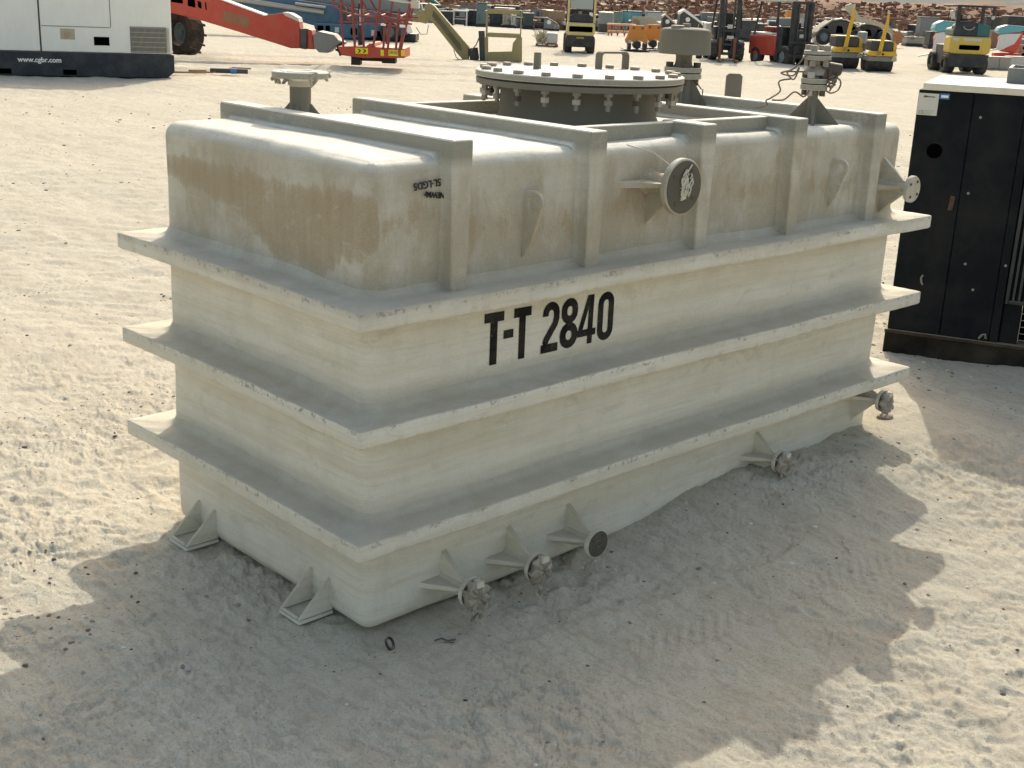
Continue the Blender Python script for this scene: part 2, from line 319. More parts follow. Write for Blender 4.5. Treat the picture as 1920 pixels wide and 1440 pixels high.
def build_ground():
    rr = [0.15]
    while rr[-1] < 5200:
        r = rr[-1]; rr.append(r*(1+(.06 if r < 1.7 else .0028 if r < 6.5 else .0042 if r < 10 else .0055 if r < 40 else .02 if r < 120 else .06)))
    rr = np.array(rr)
    th = np.concatenate([YAW+np.linspace(-R(30), R(30), 1150), YAW+np.linspace(R(30), 2*pi-R(30), 90)[1:-1]])
    nr, nth = len(rr), len(th)
    Rg, Tg = np.meshgrid(rr, th, indexing='ij'); X = CAMP.x+Rg*np.cos(Tg); Y = CAMP.y+Rg*np.sin(Tg)
    Z = ground_h(X.ravel(), Y.ravel())
    co = np.stack([X.ravel(), Y.ravel(), Z], 1)
    co = np.vstack([co, [[CAMP.x, CAMP.y, -.04]]])
    i = np.arange(nr-1)[:, None]; j = np.arange(nth)[None, :]; j2 = (j+1) % nth
    q = np.stack([(i*nth+j), ((i+1)*nth+j), ((i+1)*nth+j2), (i*nth+j2)], -1).reshape(-1, 4)
    me = bpy.data.meshes.new("ground"); nq = len(q); jj = np.arange(nth); tri = np.stack([np.full(nth, nr*nth), jj, (jj+1) % nth], 1)
    me.vertices.add(len(co)); me.vertices.foreach_set('co', co.ravel())
    me.loops.add(nq*4+nth*3); me.loops.foreach_set('vertex_index', np.concatenate([q.ravel(), tri.ravel()]))
    me.polygons.add(nq+nth)
    me.polygons.foreach_set('loop_start', np.concatenate([np.arange(nq)*4, nq*4+np.arange(nth)*3]))
    me.polygons.foreach_set('loop_total', np.concatenate([np.full(nq, 4), np.full(nth, 3)]))
    me.polygons.foreach_set('use_smooth', np.ones(nq+nth, bool))
    me.materials.append(SAND); me.update(calc_edges=True); me.validate()
    o = bpy.data.objects.new("ground", me); link(o); tag(o, kind='structure')
build_ground()
def gz(x, y): return float(ground_h(np.array([x], float), np.array([y], float))[0])

def pebbles():
    bm = bmesh.new(); bmesh.ops.create_icosphere(bm, subdivisions=1, radius=1); bv = np.array([v.co[:] for v in bm.verts]); bf = np.array([[v.index for v in f.verts] for f in bm.faces]); bm.free()
    rs = np.random.RandomState(11); n = 34000; r = 1.7+8.5*rs.rand(n)**1.25; r = np.where(np.arange(n) > 24000, 5.5+17*rs.rand(n), r); t = YAW+R(31)*(rs.rand(n)*2-1)
    x = CAMP.x+r*np.cos(t); y = CAMP.y+r*np.sin(t)
    cl = vn(x/.8, y/.8, 77)+.5; keep = (rs.rand(n) < .08+cl**4*3.0) & ~((x > -.02) & (x < L+.02) & (y > -.02) & (y < W+.02)); x, y, r = x[keep], y[keep], r[keep]; n = len(x)
    z = ground_h(x, y); s = (.0016+.0060*rs.rand(n)**5)*(1+.07*r)*np.where(r > 9, 1.25, 1)
    V = bv[None]*(1+.45*(rs.rand(n, len(bv), 1)-.5))*np.stack([s*(.8+.6*rs.rand(n)), s*(.8+.6*rs.rand(n)), s*(.5+.3*rs.rand(n))], 1)[:, None]
    a = rs.rand(n)*6.28; c, sn = np.cos(a)[:, None], np.sin(a)[:, None]
    V2 = np.stack([V[..., 0]*c-V[..., 1]*sn+x[:, None], V[..., 0]*sn+V[..., 1]*c+y[:, None], V[..., 2]+(z+s*.02)[:, None]], -1).reshape(-1, 3)
    F = (bf[None]+(np.arange(n)*len(bv))[:, None, None]).reshape(-1, 3)
    me = bpy.data.meshes.new("pebbles"); me.from_pydata(V2.tolist(), [], F.tolist())
    m, nt, bs = newmat("pebble_stone"); g = N(nt, 'ShaderNodeNewGeometry').outputs['Random Per Island']
    nt.links.new(ramp(nt, g, [(0, (.06, .05, .04)), (.22, (.17, .135, .10)), (.5, (.40, .34, .27)), (.8, (.52, .47, .38)), (1, (.74, .72, .66))]), bs.inputs['Base Color']); bs.inputs['Roughness'].default_value = .85
    me.materials.append(m); o = bpy.data.objects.new("pebbles", me); link(o)
    tag(o, "small pale and dark pebbles and sand clods scattered on the sand", "pebbles", kind='stuff')
pebbles()
# ================================================================== TANK
TO = (L/2, W/2, 0.0)
tank = thing("storage_tank", TO, 0, "large weathered off-white fibreglass tank with three rib flanges, stencilled T-T 2840, standing on the sand", "tank")
def tb(mb, name, mat=None, parent=None, **k):
    return mb.build(name, mat or FRP, parent or tank, off=TO, **k)
def wall_disp(x, y, z):                   # outward waviness of the hand-laid shell
    x = np.asarray(x, float); y = np.asarray(y, float); z = np.asarray(z, float)
    return .009*vn(x/.55+y/.5+3, z/.45, 61)+.004*vn(x/.2+y/.2, z/.2, 62)+.0014*vn(x/.06+y/.06, z/.07, 63)
def shell():
    r = .048; hx, hy, hz = L/2, W/2, HB/2
    vs = {}; V = []; F = []
    def vid(p):
        k = tuple(np.round(p, 6))
        if k not in vs: vs[k] = len(V); V.append(p)
        return vs[k]
    def axis(h, st):
        a = np.linspace(-(h-r), h-r, max(2, int((2*h-2*r)/st)+1)); e = np.array([math.tan(t)*r for t in np.linspace(0, pi/4, 5)[1:]])
        return np.concatenate([-(h-r)-e[::-1], a, (h-r)+e])
    ax = [axis(hx, .03), axis(hy, .03), axis(hz, .025)]; H3 = (hx, hy, hz)
    for d in range(3):
        a, b = [k for k in range(3) if k != d]
        for sg in (-1, 1):
            for i in range(len(ax[a])-1):
                for j in range(len(ax[b])-1):
                    q = []
                    for di, dj in ((0, 0), (1, 0), (1, 1), (0, 1)):
                        p = [0, 0, 0]; p[d] = sg*H3[d]; p[a] = ax[a][i+di]; p[b] = ax[b][j+dj]; q.append(vid(p))
                    F.append(tuple(q))
    P = np.array(V); inner = np.clip(P, [-(hx-r), -(hy-r), -(hz-r)], [hx-r, hy-r, hz-r]); dlt = P-inner
    nn = dlt/np.linalg.norm(dlt, axis=1)[:, None]; Q = inner+nn*r
    wx, wy, wz = Q[:, 0]+L/2, Q[:, 1]+W/2, Q[:, 2]+HB/2
    dd = np.where(np.abs(nn[:, 2]) > .8, .010*vn(wx/.5, wy/.4, 66)+.003*vn(wx/.12, wy/.12, 67), wall_disp(wx, wy, wz))
    Q = Q+nn*dd[:, None]; Q[:, 2] += HB/2
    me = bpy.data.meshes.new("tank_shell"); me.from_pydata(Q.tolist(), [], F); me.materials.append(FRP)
    bm = bmesh.new(); bm.from_mesh(me); bmesh.ops.recalc_face_normals(bm, faces=bm.faces); bm.to_mesh(me); bm.free()
    me.polygons.foreach_set('use_smooth', [True]*len(me.polygons))
    # stain field: signed band, per vertex
    yy, xx, zz = wy, wx, wz
    upE = np.interp(yy, [0, .03, .13, .34, .52, .83, 1.17], [1.37, 1.37, 1.385, 1.36, 1.365, 1.372, 1.362])
    loE = np.interp(yy, [0, .03, .13, .20, .35, .5, .61, .77, .97, 1.17], [1.20, 1.18, 1.15, 1.10, 1.10, 1.11, 1.18, 1.235, 1.26, 1.285])
    sE = np.minimum(upE-zz, zz-loE)/.035
    upF = np.interp(xx, [0, .07, .2, .33, .42, .65, .84, 1.1, 1.3, 1.9, 2.5, 2.88], [1.34, 1.35, 1.36, 1.30, 1.31, 1.27, 1.29, 1.34, 1.30, 1.33, 1.30, 1.33])
    loF = np.interp(xx, [0, .08, .2, .4, .65, .85, 1.26, 1.8, 2.88], [1.20, 1.24, 1.25, 1.17, 1.20, 1.15, 1.22, 1.18, 1.16])
    sF = np.minimum(upF-zz, zz-loF)/.05*.55
    end = xx < .03
    st = np.where(end, np.clip(sE, -1.5, 1)*.62+.38, np.clip(sF, -1.5, 1)*.35+.30)
    st = np.where(xx > L-.03, -1, st)
    at = me.attributes.new('stain', 'FLOAT', 'POINT'); at.data.foreach_set('value', st.astype(np.float32))
    o = bpy.data.objects.new("tank_shell", me); link(o, tank); o.location = (-TO[0]+L/2, -TO[1]+W/2, 0)
shell()
def rrect(x0, x1, y0, y1, o, r, z, ne=70, nc=5, wav=0.0):
    x0 -= o; x1 += o; y0 -= o; y1 += o; P = []
    cs = [(x1-r, y0+r, -pi/2), (x1-r, y1-r, 0), (x0+r, y1-r, pi/2), (x0+r, y0+r, pi)]
    arcs = [[(cx+r*math.cos(a+pi/2*k/nc), cy+r*math.sin(a+pi/2*k/nc)) for k in range(nc+1)] for cx, cy, a in cs]
    for i in range(4):
        P += arcs[i]; a, b = arcs[i][-1], arcs[(i+1) % 4][0]; m = ne
        P += [(a[0]+(b[0]-a[0])*k/m, a[1]+(b[1]-a[1])*k/m) for k in range(1, m)]
    out = []
    for x, y in P:
        zz = z+wav*float(vn(x*2.1+9, y*2.1, 70)) if wav else z
        k = 1+0.0
        ox = wav*(.45*float(vn(x*3.3, y*3.3+5, 71))+.28*float(vn(x*22, y*22, 73))) if wav else 0; zz += wav*.22*float(vn(x*25, y*25, 72)) if wav else 0
        out.append((x+ox, y+ox, zz))
    return out
for zt in (Z1, Z2, Z3):
    t = FT; prof = [(-.014, -t-.03, .045), (-.004, -t-.026, .045), (.006, -t-.010, .045), (.022, -t, .04), (FD-.006, -t, .010), (FD-.001, -t+.005, .008), (FD, -t+.008, .008), (FD, -.005, .008), (FD-.001, -.002, .008), (FD-.004, 0, .010),
                    (.034, .001, .035), (.018, .004, .04), (.007, .013, .045), (.001, .028, .045), (-.014, .04, .045)]
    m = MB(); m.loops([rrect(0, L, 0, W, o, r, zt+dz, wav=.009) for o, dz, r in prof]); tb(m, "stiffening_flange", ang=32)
RIBX = [.2602+.0411, .8428+.0411, 1.4141+.0411, 1.982+.0411, 2.5529+.0411]
def rib_path(n, part='full', hr=.052):
    # outline in (y,z): left leg up, corner, over the top, corner, down
    rr = .045 if n < .012 else .008+max(0, .03-n)*1.0; top = HB+n*(hr/.0494); P = []
    yl, yr = -n, W+n
    for k in range(10): P.append((yl, Z1-.004+(top-rr-Z1)*k/10))
    for k in range(6): a = pi-pi/2*k/5; P.append((yl+rr+rr*math.cos(a), top-rr+rr*math.sin(a)))
    for k in range(1, 14): P.append((yl+rr+(yr-yl-2*rr)*k/14, top))
    for k in range(6): a = pi/2-pi/2*k/5; P.append((yr-rr+rr*math.cos(a), top-rr+rr*math.sin(a)))
    for k in range(9, -1, -1): P.append((yr, Z1-.004+(top-rr-Z1)*k/10))
    if part == 'front': P = P[:18]
    if part == 'back': P = P[-18:]
    return P
def rib(xc, part='full'):
    prof = [(-.014, -1, .016), (.0, -1, .012), (.005, -1, .005), (.014, -1, 0), (.0494-.004, -1, 0), (.0494, -1, -.004), (.0494, 1, -.004), (.0494-.004, 1, 0), (.014, 1, 0), (.005, 1, .005), (0, 1, .012), (-.014, 1, .016)]
    cols = []
    for n, sg, fl in prof:
        pts = []
        for y, z in rib_path(n, part):
            tz = min(1, max(0, (z-Z1)/(HB-Z1))); h = .031+.010*tz
            if y > .1: h = .038
            wob = .003*float(vn(z*6+xc*9, y*5, 80))
            pts.append((xc+sg*(h+fl)+wob, y, z))
        cols.append(pts)
    m = MB(); n = len(cols[0])
    rows = [[c[i] for c in cols] for i in range(n)]
    m.loops(rows, caps=True); return tb(m, "rib", ang=32)
for i, x in enumerate(RIBX):
    if i == 2: rib(x, 'front'); rib(x, 'back')
    else: rib(x)
def brib(x0, x1, y0, y1, z1):
    m = MB(); m.box(x0, x1, y0, y1, HB-.02, z1); tb(m, "top_stiffener", bevel=.005)
brib(RIBX[1]+.036, RIBX[3]-.036, .085, .125, HB+.049); brib(RIBX[1]+.036, RIBX[3]-.036, .965, 1.01, HB+.049)
# --- lettering
def ink_material():
    m, nt, bs = newmat("worn_black_stencil_paint"); P = N(nt, 'ShaderNodeNewGeometry').outputs['Position']
    c = mix(nt, ramp(nt, noise(nt, P, 70, 6, .75), [(.62, 0), (.68, .8)]), (.007, .007, .008), (.22, .20, .17))
    c = mix(nt, mth(nt, 'MULTIPLY', ramp(nt, noise(nt, P, 12, 4, .6), [(.4, 0), (.7, 1)]), .12), c, (.30, .27, .22))
    nt.links.new(c, bs.inputs['Base Color']); bs.inputs['Roughness'].default_value = .7; bs.inputs['Specular IOR Level'].default_value = .15; return m
INK = ink_material()

def strip(m, pts, w, yo, closed=False):
    P = [Vector((a, b)) for a, b in pts]; n = len(P); Lf, Rt = [], []
    for i in range(n):
        if closed: d1 = (P[i]-P[i-1]).normalized(); d2 = (P[(i+1) % n]-P[i]).normalized()
        else:
            d1 = (P[i]-P[i-1]).normalized() if i else (P[1]-P[0]).normalized(); d2 = (P[i+1]-P[i]).normalized() if i < n-1 else d1
        t = (d1+d2).normalized(); nn = Vector((-t.y, t.x)); k = w/2/max(.5, nn.dot(Vector((-d1.y, d1.x)))); Lf.append(P[i]+nn*k); Rt.append(P[i]-nn*k)
    vs = Lf+Rt; fs = [(i, (i+1) % n, n+(i+1) % n, n+i) for i in range(n if closed else n-1)]
    m.add([wp(v.x, v.y, yo) for v in vs], fs)
def wp(x, z, yo): return (x, -float(wall_disp(x, .0, z))-.0016-yo, z)
def poly(m, pts, yo): m.add([wp(a, b, yo) for a, b in pts], [tuple(range(len(pts)))])
def stad(cx, cz, hw, hh, k=9):
    P = [(cx+hw*math.cos(a), cz+hh-hw+hw*math.sin(a)) for a in np.linspace(0, pi, k)]+[(cx+hw*math.cos(a), cz-hh+hw+hw*math.sin(a)) for a in np.linspace(pi, 2*pi, k)]
    return P
m = MB(); zb, zt = .793, .965
for x0, x1, s0, s1 in ((.458, .541, .484, .514), (.585, .662, .609, .637)):
    poly(m, [(x0, zt-.031), (x1, zt-.031), (x1, zt), (x0, zt)], 0); poly(m, [(s0, zb), (s1, zb), (s1, zt-.03), (s0, zt-.03)], .0003)
poly(m, [(.541, .872), (.584, .872), (.584, .90), (.541, .90)], 0)
s = .027                                                        # figure 2
a = [(.7295, .918)]+[(.7555+.026*math.cos(t), .925+.026*math.sin(t)) for t in np.linspace(pi, 0, 9)]+[(.7815, .905), (.776, .888), (.738, .838), (.730, .820), (.7275, .8185)]
strip(m, a, s, .0); poly(m, [(.713, zb), (.792, zb), (.792, zb+.029), (.713, zb+.029)], .0004)
strip(m, stad(.843, .922, .0255, .0295+.001), s, .0, True); strip(m, stad(.843, .8375, .028, .031), s+.001, .0005, True)
poly(m, [(.934, zb), (.958, zb), (.958, zt), (.934, zt)], .0); poly(m, [(.884, .835), (.906, .835), (.948, zt), (.928, zt)], .0004); poly(m, [(.884, .822), (.972, .822), (.972, .846), (.884, .846)], .0008)
strip(m, stad(1.021, .879, .0265, .0725), s, .0, True)
me_t = tb(m, "stencil_lettering"); me_t.data.materials[0] = INK; me_t['label'] = "black stencilled number T-T 2840"
mk = paint("marker_ink", (.02, .02, .02), .6, .1)
Tm = Matrix.Translation((.252-TO[0], -.012-TO[1], 1.405)) @ Matrix.Rotation(pi, 4, 'Y') @ XZ
text_part("5L·LGD5", .030, mk, tank, Tm @ Matrix.Rotation(.08, 4, 'Z'), 'marker_note', ext=.0012, sx=.92, bold=.0006)
Tm = Matrix.Translation((.268-TO[0], -.012-TO[1], 1.362)) @ Matrix.Rotation(pi, 4, 'Y') @ XZ
text_part("NEWMr", .024, mk, tank, Tm @ Matrix.Rotation(-.12, 4, 'Z'), 'marker_note', ext=.0012, sx=.92, bold=.0006)
# --- hardware materials
FACE = paint("dark_gasket_face", (.085, .078, .06), .6, .3); GASK = paint("black_rubber_gasket", (.02, .02, .02), .6, .2)
GALV = paint("dusty_steel_bolt", (.27, .25, .22), .5, .4, .3, 12); DKB = paint("dark_greased_nut", (.07, .055, .045), .5, .3)
TAPE = paint("silver_duct_tape", (.34, .31, .26), .45, .8, .25, 30, chips=.9); WIRE = paint("dusty_cable", (.16, .13, .10), .6, .4)
RUSTW = paint("rusty_white_nut", (.45, .40, .36), .5, .3)
# --- horizontal nozzles on the long side
def wrap_mb(c, r, seed, tails=3):
    rs = random.Random(seed); m = MB(); n = 26; rings = []
    for k, (dy, q) in enumerate([(.012, .92), (-.004, 1.06), (-.016, 1.05), (-.024, .86), (-.027, .45), (-.026, .12)]):
        jag = [1+.11*rs.uniform(-1, 1)+(.10 if k in (1, 2) else 0)*math.sin(i*1.9+seed) for i in range(n)]; rings.append([(c[0]+r*q*jag[i]*math.cos(2*pi*i/n), c[1]+dy+rs.uniform(-.008, .006), c[2]-.004+r*q*jag[i]*math.sin(2*pi*i/n)) for i in range(n)])
    m.loops(rings, caps=True)
    for t in range(tails+2):
        a = rs.uniform(-2.6, -.3) if t < 6 else rs.uniform(0, 6.28); x, z = c[0]+r*.9*math.cos(a), c[2]+r*.9*math.sin(a); y = c[1]-.015; w_ = r*.18; l = r*rs.uniform(.35, 1.1)
        P = [(x, y, z), (x+l*.5*math.cos(a)+.004, y-.012, z+l*.5*math.sin(a)), (x+l*math.cos(a+.3), y-.004, z+l*math.sin(a+.3))]
        for i in range(2):
            p, q = P[i], P[i+1]; d = Vector((q[0]-p[0], 0, q[2]-p[2])).normalized(); e = Vector((-d.z, 0, d.x))*w_
            m.add([Vector(p)-e, Vector(p)+e, Vector(q)+e*.8, Vector(q)-e*.8, Vector(p)-e+Vector((0,.003,0)), Vector(p)+e+Vector((0,.003,0)), Vector(q)+e*.8+Vector((0,.003,0)), Vector(q)-e*.8+Vector((0,.003,0))], [(0,1,2,3),(7,6,5,4),(0,4,5,1),(3,2,6,7),(1,5,6,2),(0,3,7,4)])
    return m
def nozzle(x, z, k, R_, g, wrapped=None, t=.02, face=True, gs=(1, 1, 1, 1), pr=None):
    m = MB(); pr = pr or R_*.42
    m.lathe((x, .01, z), (0, -1, 0), [(0, pr*1.5), (.015, pr*1.15), (.05, pr), (k-t+.02, pr), (k-t+.02, pr*1.2)], 24)
    h = .007
    for (dx, dz), on in zip(((0, 1), (-1, 0), (0, -1), (1, 0)), gs):
        if not on: continue
        pts = [(0, g*on), (0, -.01), (k-t-.005, -.01), (k-t-.005, pr*1.0+.004), (k-t-.02, pr+.006)]        # (out, along)
        vs = []
        for sgn in (-1, 1):
            for out, al in pts:
                a = al if al > 0 else 0
                p = Vector((x+dx*a, -out+.006, z+dz*a)); e = Vector((dz, 0, -dx))*h*sgn*(1.0 if out > 0 else 1.6); vs.append(p+e)
        n = len(pts); m.add(vs, [tuple(range(n)), tuple(range(2*n-1, n-1, -1))]+[(i, i+n, (i+1) % n+n, (i+1) % n) for i in range(n)])
    nz = tb(m, "nozzle", bevel=.003)
    fl = MB(); fl.lathe((x, -(k-t), z), (0, -1, 0), [(0, pr*1.0), (0, R_*.96), (.003, R_), (t-.003, R_), (t, R_*.97), (t, R_*.2)], 40); tb(fl, "flange", parent=nz, ang=30).location = (0, 0, 0)
    if wrapped is None:
        if face:
            f = MB(); f.lathe((x, -k, z), (0, -1, 0), [(-.001, R_*.93), (.0025, R_*.92), (.0025, R_*.30), (.0045, R_*.26), (.0045, R_*.20), (.002, R_*.17), (.002, .001)], 40); tb(f, "gasket_face", FACE, nz, ang=30).location = (0, 0, 0)
        for q in range(4):
            hm = MB()
            a = pi/4+q*pi/2+.15; cx, cz = x+R_*.68*math.cos(a), z+R_*.68*math.sin(a)
            hm.lathe((cx, -k-.0028, cz), (0, -1, 0), [(-.001, R_*.105), (.0015, R_*.10), (.0015, R_*.07)], 12)
            tb(hm, "bolt_hole", DKB, nz)
    else:
        wm = wrap_mb((x, -k, z), R_*.95, wrapped); tb(wm, "tape_wrap", TAPE, nz, ang=25)
        fc = MB(); fc.lathe((x, -k, z), (0, -1, 0), [(-.002, R_*.99), (.004, R_*.98), (.004, .001)], 30); tb(fc, "flange_cover", DKB, nz)
        sm_ = MB(); sm_.prism([(x-R_*.25, z+R_*.55), (x+R_*.42, z+R_*.50), (x+R_*.35, z+R_*.97), (x-R_*.15, z+R_*1.0)], -k-.030, -k-.002); tb(sm_, "torn_wrap_patch", FRP, nz, bevel=.003)
    return nz
nozzle(.311, .107, .15, .050, .095, wrapped=5, gs=(1.05, 1.1, .5, .35)); nozzle(.601, .107, .15, .050, .098, wrapped=8, gs=(1.05, 1.1, .5, .35)); nozzle(.891, .111, .15, .0515, .10, gs=(1.05, 1.1, .5, .35))
nozzle(2.007, .150, .134, .046, .10, wrapped=12, gs=(1, 1.1, .9, .3)); nozzle(2.741, .272, .15, .046, .11, wrapped=15, gs=(.6, 1.0, 1.2, .3))
nzb = nozzle(1.206, 1.329, .15, .096, .17, t=.025, gs=(.001, 1.0, .9, .6), pr=.035)
cr_ = MB(); rs2 = random.Random(4)
for q in range(26):
    x = 1.206+rs2.uniform(-.022, .026); z = 1.329+rs2.uniform(-.04, .045); cr_.tube([(x, -.156, z), (x+rs2.uniform(-.012, .012), -.160, z+rs2.uniform(.005, .025)), (x+rs2.uniform(-.01, .014), -.157, z+rs2.uniform(.01, .04))], .0028, 5)
cr_.prism([(1.190, 1.285), (1.215, 1.290), (1.222, 1.36), (1.196, 1.372)], -.1565, -.152)
tb(cr_, "torn_cloth_plug", paint("torn_pale_cloth", (.62, .58, .50), .8, .4, scale=40), nzb)
m = MB(); m.tube([(1.206-.045, -.137, 1.395), (1.13, -.07, 1.44), (1.06, -.012, 1.462)], .0022, 6); tb(m, "wire", paint("pale_cord", (.6, .57, .48), .8, .2), nzb)
nozzle(2.746, 1.209, .15, .056, .12, t=.02, face=False, gs=(1, 1, 1.05, 1))
# --- lifting lugs on the wall: plate standing off the shell
def lug(x, zt_, zb_, parent=None):
    m = MB(); d = .068; hz = zt_-.046; th = .02
    prof = [(-.01, zt_-.008)]+[(d-.038+.038*math.cos(a), hz+.038*math.sin(a)) for a in np.linspace(pi/2, -.6, 9)]+[(.03, zb_+.05), (-.002, zb_)]
    hole = [(d-.038+.019*math.cos(a), hz+.019*math.sin(a)) for a in np.linspace(0, 2*pi, 25)[:-1]]
    n = len(prof); bm = bmesh.new()
    vs = []
    for px in (x-th/2, x+th/2):
        o = [bm.verts.new((px, -a, b)) for a, b in prof]; h = [bm.verts.new((px, -a, b)) for a, b in hole]; vs.append((o, h))
        eo = [bm.edges.new((o[i], o[(i+1) % n])) for i in range(n)]; eh = [bm.edges.new((h[i], h[(i+1) % 24])) for i in range(24)]
        bmesh.ops.triangle_fill(bm, edges=eo+eh, use_beauty=True)
    (o1, h1), (o2, h2) = vs
    for i in range(n): bm.faces.new((o1[i], o1[(i+1) % n], o2[(i+1) % n], o2[i]))
    for i in range(24): bm.faces.new((h1[i], h1[(i+1) % 24], h2[(i+1) % 24], h2[i]))
    bmesh.ops.transform(bm, matrix=Matrix.Translation((x, 0, 0)) @ Matrix.Rotation(R(12), 4, 'Z') @ Matrix.Translation((-x, 0, 0)), verts=bm.verts)
    mb = MB(); mb.add([v.co[:] for v in bm.verts], []); bm.verts.index_update(); mb.f = [tuple(v.index for v in f.verts) for f in bm.faces]; bm.free()
    tb(mb, "lifting_lug", bevel=.002)
lug(.615, 1.352, 1.13); lug(2.345, 1.352, 1.14)
# --- hold-down brackets on the end wall
def bracket(y0, y1):
    m = MB(); t = .013; d = .122; h = .125
    m.box(-d, .01, y0, y1, -.004, .010)
    for y in (y0, y1-t): m.prism([(-d, .012), (.008, .012), (.008, h), (-.004, h)], y, y+t)
    m.box(-d, -d+.010, y0+t+.002, y1-t-.002, .012, .022)
    tb(m, "hold_down_bracket", bevel=.003)
bracket(.884, 1.005); bracket(.187, .300)
for y0, y1 in ((.187, .300), (.884, 1.005)):
    m = MB(); t = .013; m.box(L-.01, L+.122, y0, y1, .06, .072)
    for y in (y0, y1-t): m.prism([(L+.122, .074), (L-.008, .074), (L-.008, .185), (L+.004, .185)], y, y+t)
    tb(m, "hold_down_bracket", bevel=.003)
# --- manhole
MC = (1.440, .580); MZ = 1.602
m = MB(); m.lathe((*MC, HB-.03), (0, 0, 1), [(0, .345), (.03, .33), (.045, .31), (.06, .302), (MZ-HB+.02, .300), (MZ-HB+.028, .306), (MZ-HB+.030, .393), (MZ-HB+.050, .3945), (MZ-HB+.051, .30)], 96); neck = tb(m, "manhole", SHADED_FRP, ang=30)
m = MB(); m.lathe((*MC, MZ+.0215), (0, 0, 1), [(0, .388), (.0055, .388)], 96); tb(m, "gasket", GASK, neck)
m = MB(); m.lathe((*MC, MZ+.0275), (0, 0, 1), [(0, .395), (.002, .397), (.019, .397), (.0225, .393)], 96); tb(m, "lid", FRP, neck, ang=30)
ZL = MZ+.050
for k in range(20):
    a = 2*pi*(k+.35)/20; x, y = MC[0]+.365*math.cos(a), MC[1]+.365*math.sin(a); rt = random.random()
    m = MB(); m.lathe((x, y, ZL-.001), (0, 0, 1), [(0, .019), (.003, .0195), (.012, .0195), (.0145, .0165)], 6 if k % 2 else 8); dn = random.uniform(.055, .075)
    m.cyl((x, y, ZL-.0005), (x, y, MZ-dn), .0085, n=10); m.cyl((x, y, MZ-.0005), (x, y, MZ-.012), .017, n=6); b = random.uniform(.022, .032)
    tb(m, "bolt", GALV, neck, ang=30)
    m = MB(); m.cyl((x, y, MZ-b), (x, y, MZ-b-.018), .0165, .0165, n=6); tb(m, "nut", (RUSTW, GALV, DKB, RUSTW)[k % 4], neck, ang=30)
h1 = gp(1122, 129, ZL); h2 = gp(1172, 129, ZL)
hc = (h1+h2)/2; hd = (h2-h1).normalized(); hl = (h2-h1).length/2; nrm = Vector((-hd.y, hd.x, 0))
path = [(-hl, -.004)]+[(-hl+.016-.016*math.cos(a), .048+.016*math.sin(a)) for a in np.linspace(0, pi/2, 5)]+[(hl-.016+.016*math.sin(a), .048+.016*math.cos(a)) for a in np.linspace(0, pi/2, 5)]+[(hl, -.004)]
rows = []
for i, (s_, z_) in enumerate(path):
    a = Vector((path[max(0, i-1)][0], path[max(0, i-1)][1])); b = Vector((path[min(len(path)-1, i+1)][0], path[min(len(path)-1, i+1)][1])); t = (b-a).normalized(); nn = Vector((-t.y, t.x)); P = []
    for wq, hq in ((-.019, -.004), (.019, -.004), (.019, .004), (-.019, .004)):
        P.append(hc+hd*(s_+nn.x*hq)+nrm*wq+Vector((0, 0, z_+nn.y*hq)))
    rows.append(P)
m = MB(); m.loops(rows, caps=True); tb(m, "lid_handle", SHADED_FRP, neck, bevel=.0015)
pp = gp(1007, 129, ZL); m = MB()
m.prism([(-.019, -.004), (.017, -.004), (.013, .04), (.0135, .062), (-.012, .062), (-.013, .02)], -.012, .012)
m.v = [tuple(pp+Matrix.Rotation(.5, 3, 'Z') @ Vector(v)) for v in m.v]; tb(m, "lid_stub", SHADED_FRP, neck, bevel=.003)
# --- vertical nozzles on the roof
def stub_plate(p, w_, h, rot, z0=HB-.01):
    m = MB(); m.prism([(-w_/2, -.02), (w_/2, -.02), (w_/2, h-.012), (w_/2-.012, h), (-w_/2+.012, h), (-w_/2, h-.012)], -.012, .012)
    m.v = [tuple(Vector((p[0], p[1], z0+.01))+Matrix.Rotation(rot, 3, 'Z') @ Vector(v)) for v in m.v]; tb(m, "lug_plate", SHADED_FRP, bevel=.003)
stub_plate((2.79, .86), .075, .145, -.72); stub_plate((2.33, 1.19), .046, .125, -.72)
def vpipe(x, y, rb, rp, z1, g=.05, gh=.09):
    m = MB(); m.lathe((x, y, HB-.02), (0, 0, 1), [(0, rb*1.2), (.03, rp*1.25), (.06, rp), (z1-HB+.02, rp)], 28)
    for k in range(4):
        a = pi*.22+k*pi/2; dx, dy = math.cos(a), math.sin(a); vs = []
        for sg in (-1, 1):
            for al, z in ((0, HB-.01), (g, HB-.004), (rp+.002, HB+gh), (0, HB+gh)): vs.append((x+dx*al-dy*.005*sg, y+dy*al+dx*.005*sg, z))
        m.add(vs, [(0,1,2,3),(7,6,5,4),(0,4,5,1),(1,5,6,2),(2,6,7,3),(3,7,4,0)])
    return tb(m, "roof_nozzle", SHADED_FRP, bevel=.002)
nx, ny = .425, .955
o = vpipe(nx, ny, .05, .037, HB+.16, .10, .065)
m = MB(); m.lathe((nx, ny, HB+.142), (0, 0, 1), [(-.02, .038), (.0, .046), (.008, .09), (.010, .097), (.028, .098), (.031, .095)], 48); tb(m, "flange", FRP, o, ang=30)
for q in (2.2, 3.6, 4.6, 5.9):
    m = MB(); c = Vector((nx+.092*math.cos(q), ny+.092*math.sin(q), HB+.155)); rr_ = random.Random(int(q*10))
    m.tube([c+Vector((rr_.uniform(-.012, .012), rr_.uniform(-.012, .012), rr_.uniform(-.03, .018))) for _ in range(7)], .007, 6); tb(m, "tape_scrap", TAPE, o)
